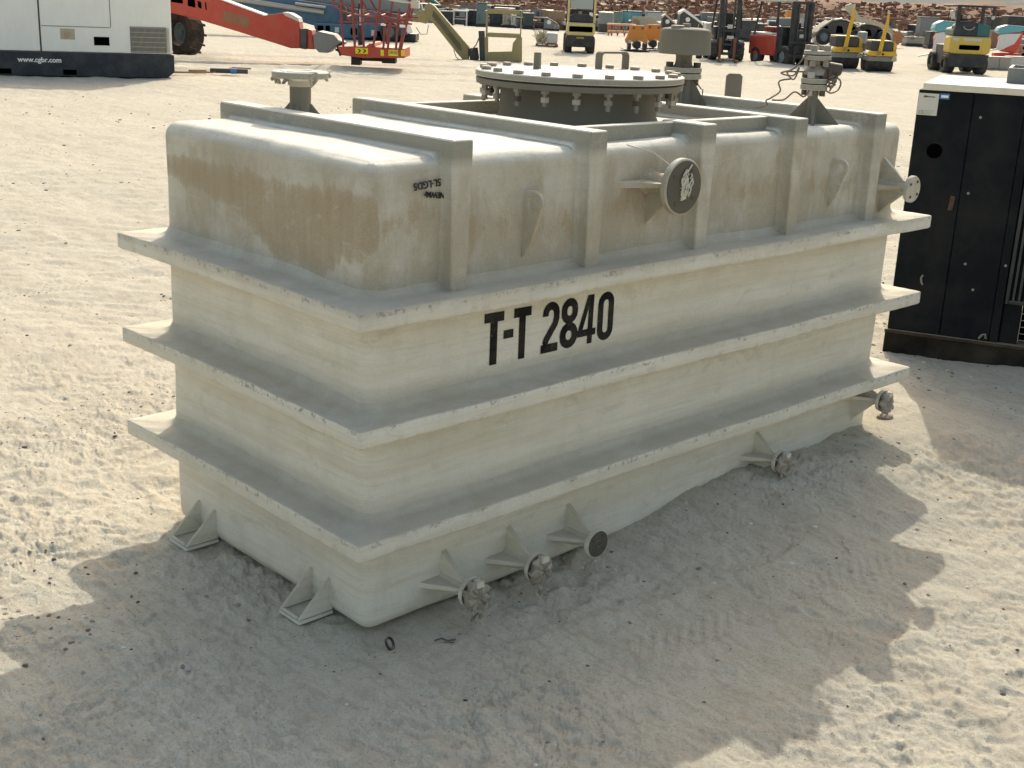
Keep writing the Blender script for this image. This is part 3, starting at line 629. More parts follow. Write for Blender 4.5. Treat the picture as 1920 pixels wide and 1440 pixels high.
m = MB(); m.lathe((nx, ny, HB+.1725), (0, 0, 1), [(0, .068), (.003, .068), (.003, .046), (.0005, .044)], 40); tb(m, "raised_ring", paint("pale_ring_paint", (.72, .70, .66), .6, .2), o)
# vent with mushroom cap behind the manhole
vb = gp(1276, 190, HB+.02); vx, vy = vb.x, vb.y
def zat(x, y, v):
    lo, hi = 0.0, 4.0
    for _ in range(40):
        mid_ = (lo+hi)/2
        if proj((x, y, mid_))[1] > v: lo = mid_
        else: hi = mid_
    return lo
z_f = zat(vx, vy, 136); z_cb = zat(vx, vy, 96); z_ct = zat(vx, vy, 49); sc = pxm((vx, vy, z_f)); Rf = 35/sc
o = vpipe(vx, vy, .06, 17/sc, z_f-.01, .125, .13)
for dz0, dz1 in ((-.026, -.003), (.002, .024)):
    m = MB(); m.lathe((vx, vy, z_f+dz0), (0, 0, 1), [(0, Rf*.9), (.002, Rf), (dz1-dz0-.002, Rf), (dz1-dz0, Rf*.97)], 40); tb(m, "flange", FRP, o, ang=30)
m = MB(); m.lathe((vx, vy, z_f-.003), (0, 0, 1), [(0, Rf*.95), (.005, Rf*.95)], 40); tb(m, "gasket", GASK, o)
for k in range(4):
    a = .05+k*pi/2+YAW+pi/4*0; x, y = vx+Rf*.74*math.cos(a), vy+Rf*.74*math.sin(a); m = MB(); m.lathe((x, y, z_f-.055), (0, 0, 1), [(0, .010), (.0, .012), (.079, .012), (.0795, .017), (.101, .017)], 10); tb(m, "bolt", DKB, o)
rn = 15/sc; rc = 48/sc
m = MB(); m.lathe((vx, vy, z_f+.024), (0, 0, 1), [(0, rn*1.35), (.012, rn*1.1), (.03, rn), (z_cb-z_f-.035, rn*1.05), (z_cb-z_f-.02, rn*1.4), (z_cb-z_f-.01, rc*.9)], 32); tb(m, "vent_neck", SHADED_FRP, o, ang=40)
hcap = z_ct-z_cb; m = MB(); m.lathe((vx, vy, z_cb-.012), (0, 0, 1), [(0, rc*.96), (.0, rc*1.0), (.01, rc*1.01), (hcap*.85, rc*.975), (hcap*.95, rc*.955), (hcap, rc*.90), (hcap+.006, rc*.6), (hcap+.007, .001)], 48); tb(m, "vent_cap", SHADED_FRP, o, ang=40)
m = MB(); m.cyl((vx, vy, z_ct-.006), (vx, vy, z_ct+.012), .018, n=12); m.cyl((vx-.06, vy, z_ct-.008), (vx-.06, vy, z_ct+.003), .03, n=16); tb(m, "cap_bolt", GALV, o)
m = MB(); m.tube([(vx+.03, vy-.05, z_f-.03), (vx+.05, vy-.075, z_f-.07), (vx+.055, vy-.08, HB+.08), (vx+.05, vy-.08, HB+.01)], .003, 6); tb(m, "wire", WIRE, o)
# valve stack on the far roof nozzle
sb = gp(1519, 226, HB+.01); sx_, sy_ = sb.x, sb.y; sc = pxm((sx_, sy_, HB+.2))
zz = {k: zat(sx_, sy_, v) for k, v in dict(f1=158, f2=140, b1=131, b2=118, f3=108, f4=100, top=84).items()}
o = vpipe(sx_, sy_, .045, 9.5/sc, zz['f1']-.012, .12, .10)
m = MB(); R1 = 25/sc
m.lathe((sx_, sy_, zz['f1']-.022), (0, 0, 1), [(0, R1*.9), (.002, R1), (.02, R1), (.022, R1*.97)], 36)
m.lathe((sx_, sy_, zz['f1']+.004), (0, 0, 1), [(0, R1*.9), (.002, R1), (.018, R1), (.020, R1*.97)], 36); tb(m, "flange", FRP, o, ang=30)
m = MB(); m.lathe((sx_, sy_, zz['f1']-.001), (0, 0, 1), [(0, R1*.95), (.006, R1*.95)], 36); tb(m, "gasket", GASK, o)
m = MB(); m.lathe((sx_, sy_, zz['f1']+.024), (0, 0, 1), [(0, R1*.5), (zz['f2']-zz['f1']-.03, R1*.45), (zz['f2']-zz['f1']-.024, R1*.85), (zz['f2']-zz['f1']-.008, R1*.85), (zz['b1']-zz['f1']-.02, R1*.78), (zz['b2']-zz['f1']-.03, R1*.35), (zz['f3']-zz['f1']-.03, R1*.35)], 28); tb(m, "valve_body", GALV, o, ang=30)
m = MB(); m.lathe((sx_, sy_, zz['f3']-.01), (0, 0, 1), [(0, R1*.6), (.003, R1*1.05), (.016, R1*1.05), (.018, R1)], 36); m.lathe((sx_, sy_, zz['f4']-.004), (0, 0, 1), [(0, R1*1.0), (.014, R1*1.0), (.016, R1*.9)], 36); tb(m, "flange", FRP, o, ang=30)
m = MB(); m.lathe((sx_, sy_, zz['f3']+.0085), (0, 0, 1), [(0, R1), (.005, R1)], 30); tb(m, "gasket", GASK, o)
for k in range(4):
    a = .2+k*pi/2; x, y = sx_+R1*.72*math.cos(a), sy_+R1*.72*math.sin(a)
    m = MB(); zl, zh = zz['f3']-.034, zz['f4']+.012; m.lathe((x, y, zl), (0, 0, 1), [(0, .013), (.022, .013), (.0225, .009), (zh-zl, .009), (zh-zl, .015), (zh-zl+.02, .015)], 6); tb(m, "bolt", GALV, o)
    m = MB(); m.lathe((x, y, zz['f1']-.045), (0, 0, 1), [(0, .012), (.021, .012), (.022, .009), (.070, .009), (.071, .016), (.095, .016)], 8); tb(m, "bolt", DKB if k % 2 else RUSTW, o)
m = MB(); m.cyl((sx_+.01, sy_-.02, (zz['b1']+zz['b2'])/2), (sx_+.075, sy_-.07, (zz['b1']+zz['b2'])/2-.01), .024, n=14); m.box(sx_+.01, sx_+.08, sy_-.06, sy_-.04, zz['b1']-.035, zz['b1']+.01); tb(m, "valve_actuator", DKB, o, bevel=.002)
def cable(pts, r=.0035):
    P = [Vector(p) for p in pts]; out = []
    for i in range(len(P)-1):
        p0, p1, p2, p3 = P[max(0, i-1)], P[i], P[i+1], P[min(len(P)-1, i+2)]
        for k in range(8):
            t = k/8; out.append(.5*((2*p1)+(p2-p0)*t+(2*p0-5*p1+4*p2-p3)*t*t+(3*p1-p0-3*p2+p3)*t**3))
    out.append(P[-1]); m = MB(); m.tube(out, r, 6); return m
rr_ = r0; zc = zz['f1']
def cp(du, dv, dy=0.0): q = Vector((sx_, sy_, 0))+Vector((rr_.x, rr_.y, 0)).normalized()*(du/sc)+Vector((math.cos(YAW), math.sin(YAW), 0))*dy; q.z = zc-(dv-158)/sc; return q
m = cable([cp(-22, 104, -.02), cp(-30, 112, -.04), cp(-36, 122, -.03), cp(-48, 133, -.03), cp(-64, 140, 0), (cp(-45, 143, -.04)), cp(-34, 128, -.03), cp(-42, 150, -.03), cp(-53, 138, .0), cp(-36, 136, -.02), cp(-22, 135, -.03)]); tb(m, "cable", WIRE, o)
m = cable([cp(-44, 150), cp(-68, 155, -.02), cp(-66, 172, -.04), cp(-78, 186, 0), cp(-86, 192, .01), cp(-84, 200, 0), cp(-92, 205, .02), cp(-105, 208, .02)]); tb(m, "cable", WIRE, o)
m = cable([cp(-12, 168, -.04), cp(-22, 180, -.05), cp(-40, 172, -.05), cp(-56, 188, -.02), cp(-76, 190, 0)]); tb(m, "cable", WIRE, o)
m = cable([cp(22, 145, -.04), cp(30, 140, -.05), cp(24, 152, -.02), cp(34, 156, -.05), cp(22, 160, -.03), cp(36, 148, -.04), cp(30, 164, -.02), cp(22, 150, -.05), cp(38, 152), cp(26, 168, -.04)]); tb(m, "cable", WIRE, o)
m = cable([cp(24, 150, -.03), cp(44, 146, 0), cp(52, 156, .02), cp(46, 168, .01), cp(30, 172, -.02), cp(18, 166, -.03)]); tb(m, "cable", WIRE, o)
#@@BG@@
# ================================================================== YARD OBJECTS
BLACK = paint("black_machine_paint", (.022, .026, .032), .5, .35); DARK = paint("dark_grey_steel", (.045, .05, .055), .5, .4); TYRE = paint("tyre_rubber", (.022, .021, .020), .85, .5)
WHITE = paint("white_panel_paint", (.86, .85, .80), .45, .18); NAVY = paint("navy_skid_paint", (.012, .020, .035), .45, .3); RED = paint("red_boom_paint", (.46, .055, .032), .45, .35, chips=.1)
BLUE = paint("blue_boom_paint", (.035, .12, .22), .45, .45); OLIVE = paint("faded_olive_yellow_paint", (.29, .25, .11), .6, .5, chips=.2); SILV = paint("worn_silver_steel", (.42, .41, .38), .4, .4, .5)
YEL = paint("yellow_machine_paint", (.70, .40, .03), .45, .3, chips=.05); CREAM = paint("cream_yellow_paint", (.62, .50, .22), .45, .35); PYEL = paint("chipped_yellow_paint", (.62, .44, .08), .5, .4, chips=.6)
TEAL = paint("teal_machine_paint", (.02, .12, .13), .4, .3); LTEAL = paint("light_blue_machine_paint", (.16, .40, .46), .5, .35); ORG = paint("orange_machine_paint", (.62, .24, .04), .5, .35); CORAL = paint("faded_orange_frame_paint", (.72, .34, .20), .6, .3)
GREY = paint("grey_panel_paint", (.22, .23, .23), .5, .4); PALE = paint("pale_grey_paint", (.55, .54, .50), .5, .35); WOOD = paint("weathered_pallet_wood", (.36, .25, .15), .85, .4); REDP = paint("bright_red_plastic", (.62, .07, .05), .4, .25)
FILM = paint("clear_wrap_film", (.70, .66, .66), .25, .2, spec=.6); CYAN = paint("cyan_plastic", (.12, .38, .46), .4, .3); BRICK = paint("terracotta_block", (.45, .27, .18), .85, .4); STONE = paint("grey_stone_block", (.36, .33, .29), .9, .4)
VOID = paint("deep_black_opening", (.002, .002, .002), .95, .0, spec=.0); BEIGE = paint("beige_panel_paint", (.48, .42, .32), .6, .4); SAGE = paint("sage_green_tank_paint", (.16, .24, .20), .55, .4); SIGNY = paint("yellow_sign", (.80, .66, .03), .4, .1)
TEALR = paint('dusty_teal_rim', (.07, .14, .17), .5, .5); BRED = paint('dull_basket_red', (.24, .045, .04), .5, .3)
RIM = paint("grey_blue_wheel_rim", (.16, .22, .25), .5, .45); ROYAL = paint("royal_blue_sheet", (.08, .20, .48), .5, .3); RUST = paint("rusty_steel", (.22, .10, .055), .8, .3)
COSR = math.cos(ROL); SINR = math.sin(ROL)
class Px:
    """Lays one machine out in metres, standing upright where it stands on the yard, facing the viewer's side."""
    def __init__(s, u, v, dist_z=0.0, rz=0.0):
        s.u, s.v = u, v; s.p = gp(u, v, dist_z); s.p.z = gz(s.p.x, s.p.y) if dist_z == 0 else dist_z; s.s = pxm(s.p); s.rz = YAW-pi/2+rz
    def c(s, u, v):
        du, dv = (u-s.u)/s.s, (v-s.v)/s.s; return (du*COSR+dv*SINR, du*SINR-dv*COSR)
    def P(s, *a): return [s.c(a[i], a[i+1]) for i in range(0, len(a), 2)]
    def root(s, name, label, cat, group=None): return thing(name, s.p, s.rz, label, cat, group)
def bx(p, u0, u1, v0, v1, y0, y1, m=None):
    m = m or MB(); a = p.c(u0, v1); b = p.c(u1, v0); m.box(a[0], b[0] if b[0] > a[0] else a[0]+(u1-u0)/p.s, y0, y1, a[1], b[1]); return m
def sub(name, m, mat, par, bevel=.01, **k): return m.build(name, mat, par, bevel=bevel, **k)
def subs(name, boxes, mat, par, bevel=.01):
    return [sub(name, MB().box(*b), mat, par, bevel) for b in boxes]
def wheel(par, x, y, z, r, w_, rimm=None, axis=(0, -1, 0), lugs=0, name='wheel'):
    a = Vector(axis).normalized(); c = Vector((x, y, z)); m = MB()
    m.lathe(c-a*w_/2, a, [(0, r*.55), (0, r*.88), (w_*.12, r*.98), (w_*.3, r), (w_*.7, r), (w_*.88, r*.98), (w_, r*.88), (w_, r*.55), (w_*.8, r*.5), (w_*.2, r*.5)], 32, closed=True)
    if lugs:
        b = a.orthogonal().normalized(); d = a.cross(b)
        for i in range(lugs):
            for sd_ in (0, 1):
                t = 2*pi*(i+.5*sd_)/lugs; e = b*math.cos(t)+d*math.sin(t); f = -b*math.sin(t)+d*math.cos(t)
                o = c+e*r*.99+a*(w_*(-.25 if sd_ else .25)); vs = []
                for k1 in (-1, 1):
                    for k2, k3 in ((-1, -1), (1, -1), (1, 1), (-1, 1)): vs.append(o+a*(w_*.26*k2)+f*(r*.045*k3+k2*r*.06)+e*(r*.04*k1))
                m.add(vs, [(0,1,2,3),(7,6,5,4),(0,4,5,1),(1,5,6,2),(2,6,7,3),(3,7,4,0)])
    t = m.build(name, TYRE, par)
    m = MB(); m.lathe(c-a*w_*.3, a, [(0, r*.5), (w_*.55, r*.53), (w_*.60, r*.45), (w_*.45, r*.35), (w_*.5, r*.15), (w_*.62, r*.14), (w_*.62, .001)], 24); m.build("rim", rimm or RIM, t)
    return t
# --- black generator close by on the right (vertical face plane fitted to the photo)
GA = Vector((4.3165, .7476, -.004)); GR = R(-66.5154)
gen = thing("black_generator", GA, GR, "black enclosed generator set with a white roof standing just behind the tank's far end", "generator")
GH = 1.522; GWD = 2.6; GD = 1.05
dk = paint("matt_black_panel", (.005, .008, .012), .6, .12, spec=.12)
m = MB(); m.box(.0, .2862, 0, GD, .17, GH); gb = sub("end_panel", m, dk, gen, .006)
m = MB(); m.box(.2878, .5518, .001, GD-.05, .17, GH); sub("door_panel", m, dk, gen, .006)
m = MB(); m.box(.5532, .60, -.002, GD-.05, .17, GH); sub("corner_post", m, dk, gen, .004)
m = MB(); m.box(.604, GWD, .02, GD-.05, .40, 1.28); m.box(.604, GWD, .02, GD-.05, 1.31, GH); m.box(.604, .70, .02, GD-.05, .17, .395)
sub("body", m, dk, gen, .004)
m = MB(); m.box(-.01, GWD+.02, -.006, GD+.01, 0.0, .165); sub("skid", m, paint("worn_black_skid", (.008, .008, .008), .7, .25, chips=.2, spec=.15), gen, .006)
m = MB(); m.box(-.012, GWD+.02, -.018, GD+.02, .152, .172); sub("skid_lip", m, paint("rust_brown_lip", (.035, .025, .018), .7, .4, chips=.3, spec=.15), gen, .004)
m = MB(); m.box(.02, GWD+.03, -.022, GD+.03, GH+.0, GH+.036); roof = sub("roof", m, paint("white_roof_paint", (.70, .67, .57), .6, .35), gen, .006)
m = MB(); m.box(.015, GWD, .01, GD, GH-.02, GH-.001); sub("roof_seal", m, BLACK, gen, .0)
m = MB(); m.box(.003, .108, -.0035, -.0015, 1.387, 1.504); pl = sub("info_plate", m, paint("silver_label", (.55, .56, .54), .35, .15, .2), gen, .0)
text_part("CE", .024, DARK, pl, Matrix.Translation((.010, -.0042, 1.394)) @ XZ, 'plate_lettering', ext=.0004)
for k in range(3): text_part(("max 65 kVA  50Hz", "380-415V  3ph", "No. 11 0427")[k], .007, GREY, pl, Matrix.Translation((.040, -.0042, 1.410-.009*k)) @ XZ, 'plate_lettering', ext=.0004)
m = MB(); m.prism([(.028, 1.481), (.045, 1.481), (.052, 1.490), (.035, 1.492), (.042, 1.496), (.030, 1.490)], -.0045, -.0036); m.box(.048, .088, -.0045, -.0036, 1.483, 1.488); sub("plate_mark", m, DARK, pl, .0)
m = MB(); m.box(.112, .162, -.0035, -.0015, 1.478, 1.508); bl = sub("blue_sticker", m, paint("blue_sticker", (.05, .16, .48), .35, .1), gen, .0)
m = MB(); m.box(.119, .156, -.0048, -.0036, 1.486, 1.499); sub("sticker_band", m, WHITE, bl, 0)
m = MB(); m.cyl((.123, -.003, 1.198), (.123, .01, 1.198), .041, n=32); sub("round_hole", m, VOID, gen, 0)
m = MB(); m.lathe((.123, -.001, 1.198), (0, -1, 0), [(0, .041), (.003, .042), (.003, .046), (0, .047)], 32, closed=True); sub("hole_rim", m, dk, gen, 0)
for x, z in ((.335, 1.395), (.33, .985), (.37, .595), (.43, .455), (.58, .61)):
    m = MB(); m.lathe((x, .003, z), (0, -1, 0), [(0, .008), (.006, .0075), (.008, .004)], 12); sub("panel_bolt", m, GALV, gen, 0)
m = MB(); m.prism([(.235, .88), (.262, .885), (.268, .96), (.240, .965)], -.012, .0); sub("red_latch", m, paint("dull_red_latch", (.06, .02, .018), .6, .3), gen, .004)
m = MB(); m.tube([(.155, -.004, .505), (.147, -.012, .49), (.152, -.010, .465), (.160, -.006, .452)], .006, 6); sub("door_latch", m, GALV, gen, 0)
m = MB()
for k in range(40): m.box(.64+k*.03, .652+k*.03, -.002, .018, .42, 1.26)
sub("louvre", m, DARK, gen, .0)
m = MB(); m.box(.606, .625, -.012, .02, .40, 1.29); m.box(.625, GWD, -.012, .02, 1.282, 1.308); m.box(.625, GWD, -.012, .02, .40, .418); sub("louvre_frame", m, BLACK, gen, .003)
m = MB()
for k in range(5): m.box(.70, 1.6, .0, .004, .20+.038*k, .204+.038*k)
for k in range(10): m.box(.70+.09*k, .704+.09*k, -.004, .0, .19, .38)
sub("lower_grille", m, GALV, gen, 0)
m = MB(); m.box(.702, GWD, .10, .14, .17, .398); sub("grille_back", m, VOID, gen, 0)
m = MB(); m.tube([(.50, -.008, .185), (.515, -.016, .21), (.53, -.014, .215), (.535, -.006, .19)], .007, 6); sub("tie_down_eye", m, GALV, gen, 0)
# crate on its roof
tr = thing("steel_tray", gen.matrix_world @ Vector((0, 0, 0)), GR, "grey open steel tray lying on the white roof of the black generator", "tray")
tr.location = (GA.x+math.cos(GR)*.42-math.sin(GR)*.52, GA.y+math.sin(GR)*.42+math.cos(GR)*.52, GH+.032)
m = MB(); m.box(0, 1.3, 0, .02, 0, .085); m.box(0, 1.3, .5, .52, 0, .085); m.box(0, .02, .02, .5, 0, .085); m.box(1.28, 1.3, .02, .5, 0, .085); sub("tray_wall", m, GREY, tr, .003)
m = MB(); m.box(.02, 1.28, .02, .5, .002, .012); sub("tray_floor", m, GREY, tr, 0)
yl = thing("yellow_hose_coil", tr.location+Vector((0, 0, .012)), GR, "loose yellow hose heaped in the tray on the black generator's roof", "hose")
m = cable([(.05, .1, .01), (.12, .2, .07), (.25, .3, .115), (.45, .2, .11), (.6, .3, .10), (.8, .15, .09), (.5, .1, .09), (.3, .35, .08), (.15, .25, .05), (.5, .4, .09), (.9, .3, .10), (1.2, .2, .06)], .011); sub("hose", m, paint("yellow_hose", (.7, .58, .12), .5, .3), yl, 0)
# --- white generator container, left
p = Px(325, 146, rz=R(19)); wg = Px.root(p, "white_generator", "large white generator container on a navy skid at the left edge", "generator")
k_ = 1/p.s; X = lambda u: (u-325)*k_*.925
m = MB(); m.box(-6.0, 0, 0, 2.3, .47, 2.9); sub("body", m, WHITE, wg, .02)
m = MB(); m.prism([(-6.05, .0), (-.12, 0), (.03, .12), (.03, .462), (-6.05, .462)], -.03, 2.33); sk = sub("skid", m, NAVY, wg, .01)
text_part("www.cgbr.com", .135, WHITE, sk, Matrix.Translation((X(33), -.036, .265)) @ XZ, 'web_lettering', ext=.001, sx=.98, bold=.004)
for a_, b_ in ((115, 140), (-4, 20)):
    m = MB(); m.box(X(a_), X(b_), -.036, -.028, .03, .13); sub("fork_slot", m, VOID, sk, 0)
for u, v0, v1, n_ in ((77, -60, 104, 'door_gap'), (209, -60, 58, 'door_seam')):
    m = MB(); m.box(X(u)-.016 if n_ == 'door_gap' else X(u)-.006, X(u)+.016 if n_ == 'door_gap' else X(u)+.006, -.004, .01, .47+max(0, (104-v1))*k_, 2.8); sub(n_, m, DARK, wg, 0)
m = MB(); m.box(X(80), X(208), -.003, .01, .47+(104-60)*k_, .47+(104-58.5)*k_); sub("door_seam", m, GREY, wg, 0)
m = MB(); m.box(X(114), X(141), -.004, .01, .47+22*k_, .47+41*k_); fr = sub("filler_recess", m, BEIGE, wg, .004)
m = MB(); m.cyl((X(127), -.002, .47+30*k_), (X(127), -.03, .47+30*k_), .055, n=20); sub("filler_cap", m, paint("brass_cap", (.45, .33, .2), .5, .3), fr, .003)
m = MB(); m.box(X(176), X(205), -.008, .01, .47+13*k_, .47+28*k_); sub("socket_opening", m, VOID, wg, 0)
m = MB(); m.box(X(245), X(314), -.010, .01, .47+2*k_, .47+48*k_); gr = sub("grille_back", m, DARK, wg, 0)
m = MB()
for k in range(34): m.box(X(246)+k*.0222, X(246)+k*.0222+.009, -.018, -.011, .47+3*k_, .47+47*k_)
for k in range(6): m.box(X(246), X(313), -.024, -.018, .47+(3+8.6*k)*k_, .47+(4.4+8.6*k)*k_)
sub("grille", m, paint("grille_metal", (.40, .37, .32), .6, .4), gr, 0)
for u in (62, 83):
    m = MB(); m.box(X(u)-.05, X(u)+.07, -.03, .0, 1.55, 1.66); sub("door_handle", m, SILV, wg, .006)
m = MB(); m.box(X(230), X(240), -.004, .01, 1.53, 1.66); sub("red_sticker", m, paint("faded_red_sticker", (.5, .2, .12), .5, .2), wg, 0)
# --- debris beside it
d = thing("broken_plank", gp(350, 139), YAW-1.2, "short broken brown plank lying beside the white container's corner", "plank")
m = MB(); m.box(-.35, .1, -.05, .05, .02, .06); m.box(.05, .42, -.03, .1, .02, .10); sub("plank", m, WOOD, d, .008)
d = thing("scrap_pipe", gp(425, 139), YAW-pi/2+.1, "dark scrap pipe with blue tape lying on the sand left of the roof nozzle", "pipe")
m = MB(); m.cyl((-.35, 0, .07), (.45, .05, .07), .055, n=12); sub("pipe", m, DARK, d, 0)
m = MB(); m.cyl((.08, .027, .07), (.22, .036, .07), .062, n=12); sub("blue_tape", m, ROYAL, d, 0)
m = MB(); m.tube([(-.7, .05, .03), (-.3, -.1, .03), (.1, .3, .12), (.5, .2, .12)], .018, 6); sub("rod", m, RUST, d, 0)
# --- red boom lift
p = Px(345, 108); rl = p.root("red_boom_lift", "red boom lift with its boom lowered to the ground, behind the white container", "boom lift")
[wheel(rl, x_, y_, .58, .58, .46, lugs=14, axis=(-.62, -.8, 0), rimm=TEALR) for x_, y_ in ((-.05, .35), (-1.6, 1.6), (-1.5, -.9), (-3.2, .4))]
m = MB(); m.box(-3.4, -.9, -.3, 1.4, .45, .95); m.box(-3.0, -1.2, -.2, 1.3, .97, 1.9); sub("chassis", m, BLACK, rl, .04)
m = MB(); m.prism(p.P(250, -12, 345, -10, 420, -1, 514, 33, 548, 28, 577, 42, 579, 62, 578, 90, 560, 90, 470, 62, 390, 38, 320, 22, 250, 12), -1.0, -.45); bo = sub("boom", m, RED, rl, .03)
m = MB(); m.prism(p.P(300, -13, 345, -12, 420, -3, 514, 31, 514, 34, 420, 0, 300, -9), -.98, -.47); sub("boom_top_rail", m, WHITE, bo, .004)
for a in ((349, 370, -6, 12), (379, 392, 2, 19), (397, 403, 7, 21), (410, 412, 9, 24)):
    m = MB(); q = p.P(a[0], a[2], a[1], a[2]+3, a[1], a[3], a[0], a[3]-3); m.prism(q, -1.012, -.99); sub("boom_slot", m, VOID, bo, 0)
m = MB(); m.prism(p.P(442, 24, 490, 36, 486, 55, 440, 41), -1.008, -.995); sub("faded_label", m, paint("faded_brown_label", (.28, .13, .07), .6, .4), bo, 0)
m = MB(); m.prism(p.P(550, 27, 562, 29, 576, 37, 578, 45, 568, 40, 552, 34), -1.0, -.45); sub("boom_nose_cap", m, PALE, bo, .01)
m = MB(); m.prism(p.P(580, 56, 592, 55, 590, 92, 578, 90), -1.1, -.35); sub("dark_collar", m, DARK, rl, .02)
m = MB(); m.prism(p.P(592, 56, 600, 58, 603, 92, 590, 91), -1.05, -.4); sub("red_collar", m, RED, rl, .02)
m = MB(); m.prism(p.P(603, 66, 612, 60, 640, 66, 652, 80, 640, 88, 628, 98, 612, 97, 603, 88), -1.1, -.35); sub("jib_cover", m, GREY, rl, .02)
m = MB(); m.prism(p.P(640, 70, 656, 80, 655, 100, 648, 104, 644, 92), -1.0, -.45); m.tube([(*[p.c(640, 92)[0]], -.9, p.c(640, 92)[1]), (p.c(654, 100)[0], -.9, p.c(654, 100)[1])], .03); sub("jib_link", m, BLACK, rl, .02)
# basket
bk = MB(); a = p.c(658, 102); b = p.c(772, 102); gw = [p.c(656, 84), p.c(770, 92), p.c(772, 103), p.c(730, 103), p.c(666, 99)]
bk.prism([p.c(656, 84), p.c(706, 84), p.c(712, 79), p.c(720, 79), p.c(722, 85), p.c(773, 88), p.c(773, 104), p.c(700, 104), p.c(662, 99)], -2.0, -.5); bsk = sub("basket_floor", bk, RED, rl, .01)
def tube3(par, name, mat, pts, r=.022, y=-2.0, closed=False):
    m = MB(); m.tube([(p.c(u, v)[0], yy, p.c(u, v)[1]) for u, v, yy in [(q[0], q[1], q[2] if len(q) > 2 else y) for q in pts]], r, 6, closed); return m.build(name, mat, par)
for y in (-2.0, -.5):
    dv = 0 if y < -1 else -3
    tube3(rl, "guard_rail", BRED, [(650, -2+dv), (652, 15+dv), (664, 24+dv), (690, 31+dv), (735, 36+dv), (790, 40+dv)], .028, y)
    tube3(rl, "guard_rail", BRED, [(700, 4+dv), (712, 26+dv), (735, 33+dv), (775, 42+dv), (785, 10+dv), (775, -3+dv)], .028, y)
    tube3(rl, "mid_rail", BRED, [(658, 42+dv), (700, 44+dv), (740, 48+dv), (778, 52+dv)], .022, y)
for (u0, v0, u1, v1) in ((664, -5, 666, 84), (684, -5, 686, 84), (700, 5, 702, 86), (736, -5, 718, 86), (742, 34, 736, 88), (750, 46, 744, 88), (766, 20, 758, 90), (786, 5, 764, 90), (776, 50, 767, 90)):
    tube3(rl, "guard_post", BRED, [(u0, v0), (u1, v1)], .030, -2.0)
for (u0, v0, u1, v1) in ((672, -5, 672, 84), (746, -5, 730, 84), (780, 5, 758, 86)): tube3(rl, "guard_post", BRED, [(u0, v0), (u1, v1)], .028, -.5)
for u in (675, 700, 730, 768): tube3(rl, "cross_rail", BRED, [(u, 34, -2.0), (u, 31, -.5)], .022)
tube3(rl, "top_rail", PALE, [(732, 1), (760, 7), (800, 12)], .035); m = bx(p, 785, 800, 8, 20, -1.9, -1.6); sub("control_head", m, PALE, rl, .01)
m = bx(p, 682, 694, 12, 88, -1.0, -.8); sub("control_box", m, BLACK, rl, .01); m = bx(p, 686, 694, 22, 50, -1.04, -1.0); sub("manual_case", m, PALE, rl, .01)
for q_ in ((733, 742, 46, 49), (766, 776, 48, 52)): sub("rail_cap", bx(p, *q_, -2.03, -1.9), WHITE, rl, .004)
for u, s_ in ((744, 1), (757, 1)):
    pass
sg = MB(); q = p.P(687, 86, 709, 87, 709, 97, 687, 96); sg.prism(q, -2.015, -2.002); s1 = sub("chevron_sign", sg, SIGNY, bsk, 0)
for u in (691, 700):
    m = MB(); m.prism(p.P(u, 88, u+2, 88, u+6, 91.3, u+2, 95, u, 95, u+3.5, 91.3), -2.022, -2.016); sub("chevron", m, VOID, s1, 0)
for u0, u1 in ((731, 737), (745, 762), (767, 773)):
    sg = MB(); sg.prism(p.P(u0, 89.5, u1, 90, u1, 100.5, u0, 100), -2.015, -2.002); s2 = sub("warning_sign", sg, SIGNY, bsk, 0)
    if u0 == 745:
        x, z = p.c(746.5, 98); text_part("DENSU", .105, OLIVE, s2, Matrix.Translation((x, -2.018, z+.02)) @ XZ, 'sign_lettering', ext=.001, sx=.62, bold=.004)
m = bx(p, 674, 691, 102, 117, -1.6, -1.2); m = bx(p, 691, 735, 106, 110, -1.5, -1.3, m); m = bx(p, 729, 754, 104, 114, -1.6, -1.2, m); sub("basket_mount", m, BLACK, rl, .015)
# --- blue boom lift behind
p = Px(640, 74, rz=0); bl_ = p.root("blue_boom_lift", "blue boom lift with silver cylinders lying low, behind the red boom", "boom lift")
m = MB(); m.prism(p.P(360, -30, 560, -16, 700, 0, 790, 12, 792, 30, 700, 24, 560, 4, 360, -14), .35, .9); sub("upper_boom", m, GREY, bl_, .03)
m = MB(); m.prism(p.P(365, -14, 560, 4, 700, 24, 752, 30, 752, 44, 700, 56, 590, 50, 520, 30, 400, 8, 365, 0), -.2, .6); sub("boom", m, BLUE, bl_, .03)
m = MB(); m.cyl((p.c(420, -2)[0], -.3, p.c(420, -2)[1]), (p.c(612, 27)[0], -.3, p.c(612, 27)[1]), .09, n=14); m.cyl((p.c(560, 11)[0], -.36, p.c(560, 11)[1]), (p.c(616, 18)[0], -.36, p.c(616, 18)[1]), .05, n=12); sub("lift_cylinder", m, SILV, bl_, 0)
m = MB(); m.prism(p.P(640, 12, 650, 12, 665, 46, 655, 48), -.5, .6); sub("link_arm", m, DARK, bl_, .01)
m = MB(); m.prism(p.P(594, 46, 660, 48, 760, 44, 768, 66, 730, 70, 650, 74, 596, 60), -.6, 1.6); sub("turntable", m, BLUE, bl_, .04)
for u0, u1, v0, v1, mt in ((601, 612, 50, 58, VOID), (616, 624, 50, 62, VOID), (633, 641, 53, 62, PALE), (662, 674, 55, 66, VOID), (700, 708, 58, 68, PALE), (711, 719, 60, 70, VOID), (736, 744, 52, 66, PALE)):
    m = bx(p, u0, u1, v0, v1, -.64, -.60); sub("panel_opening" if mt is VOID else "pale_decal", m, mt, bl_, 0)
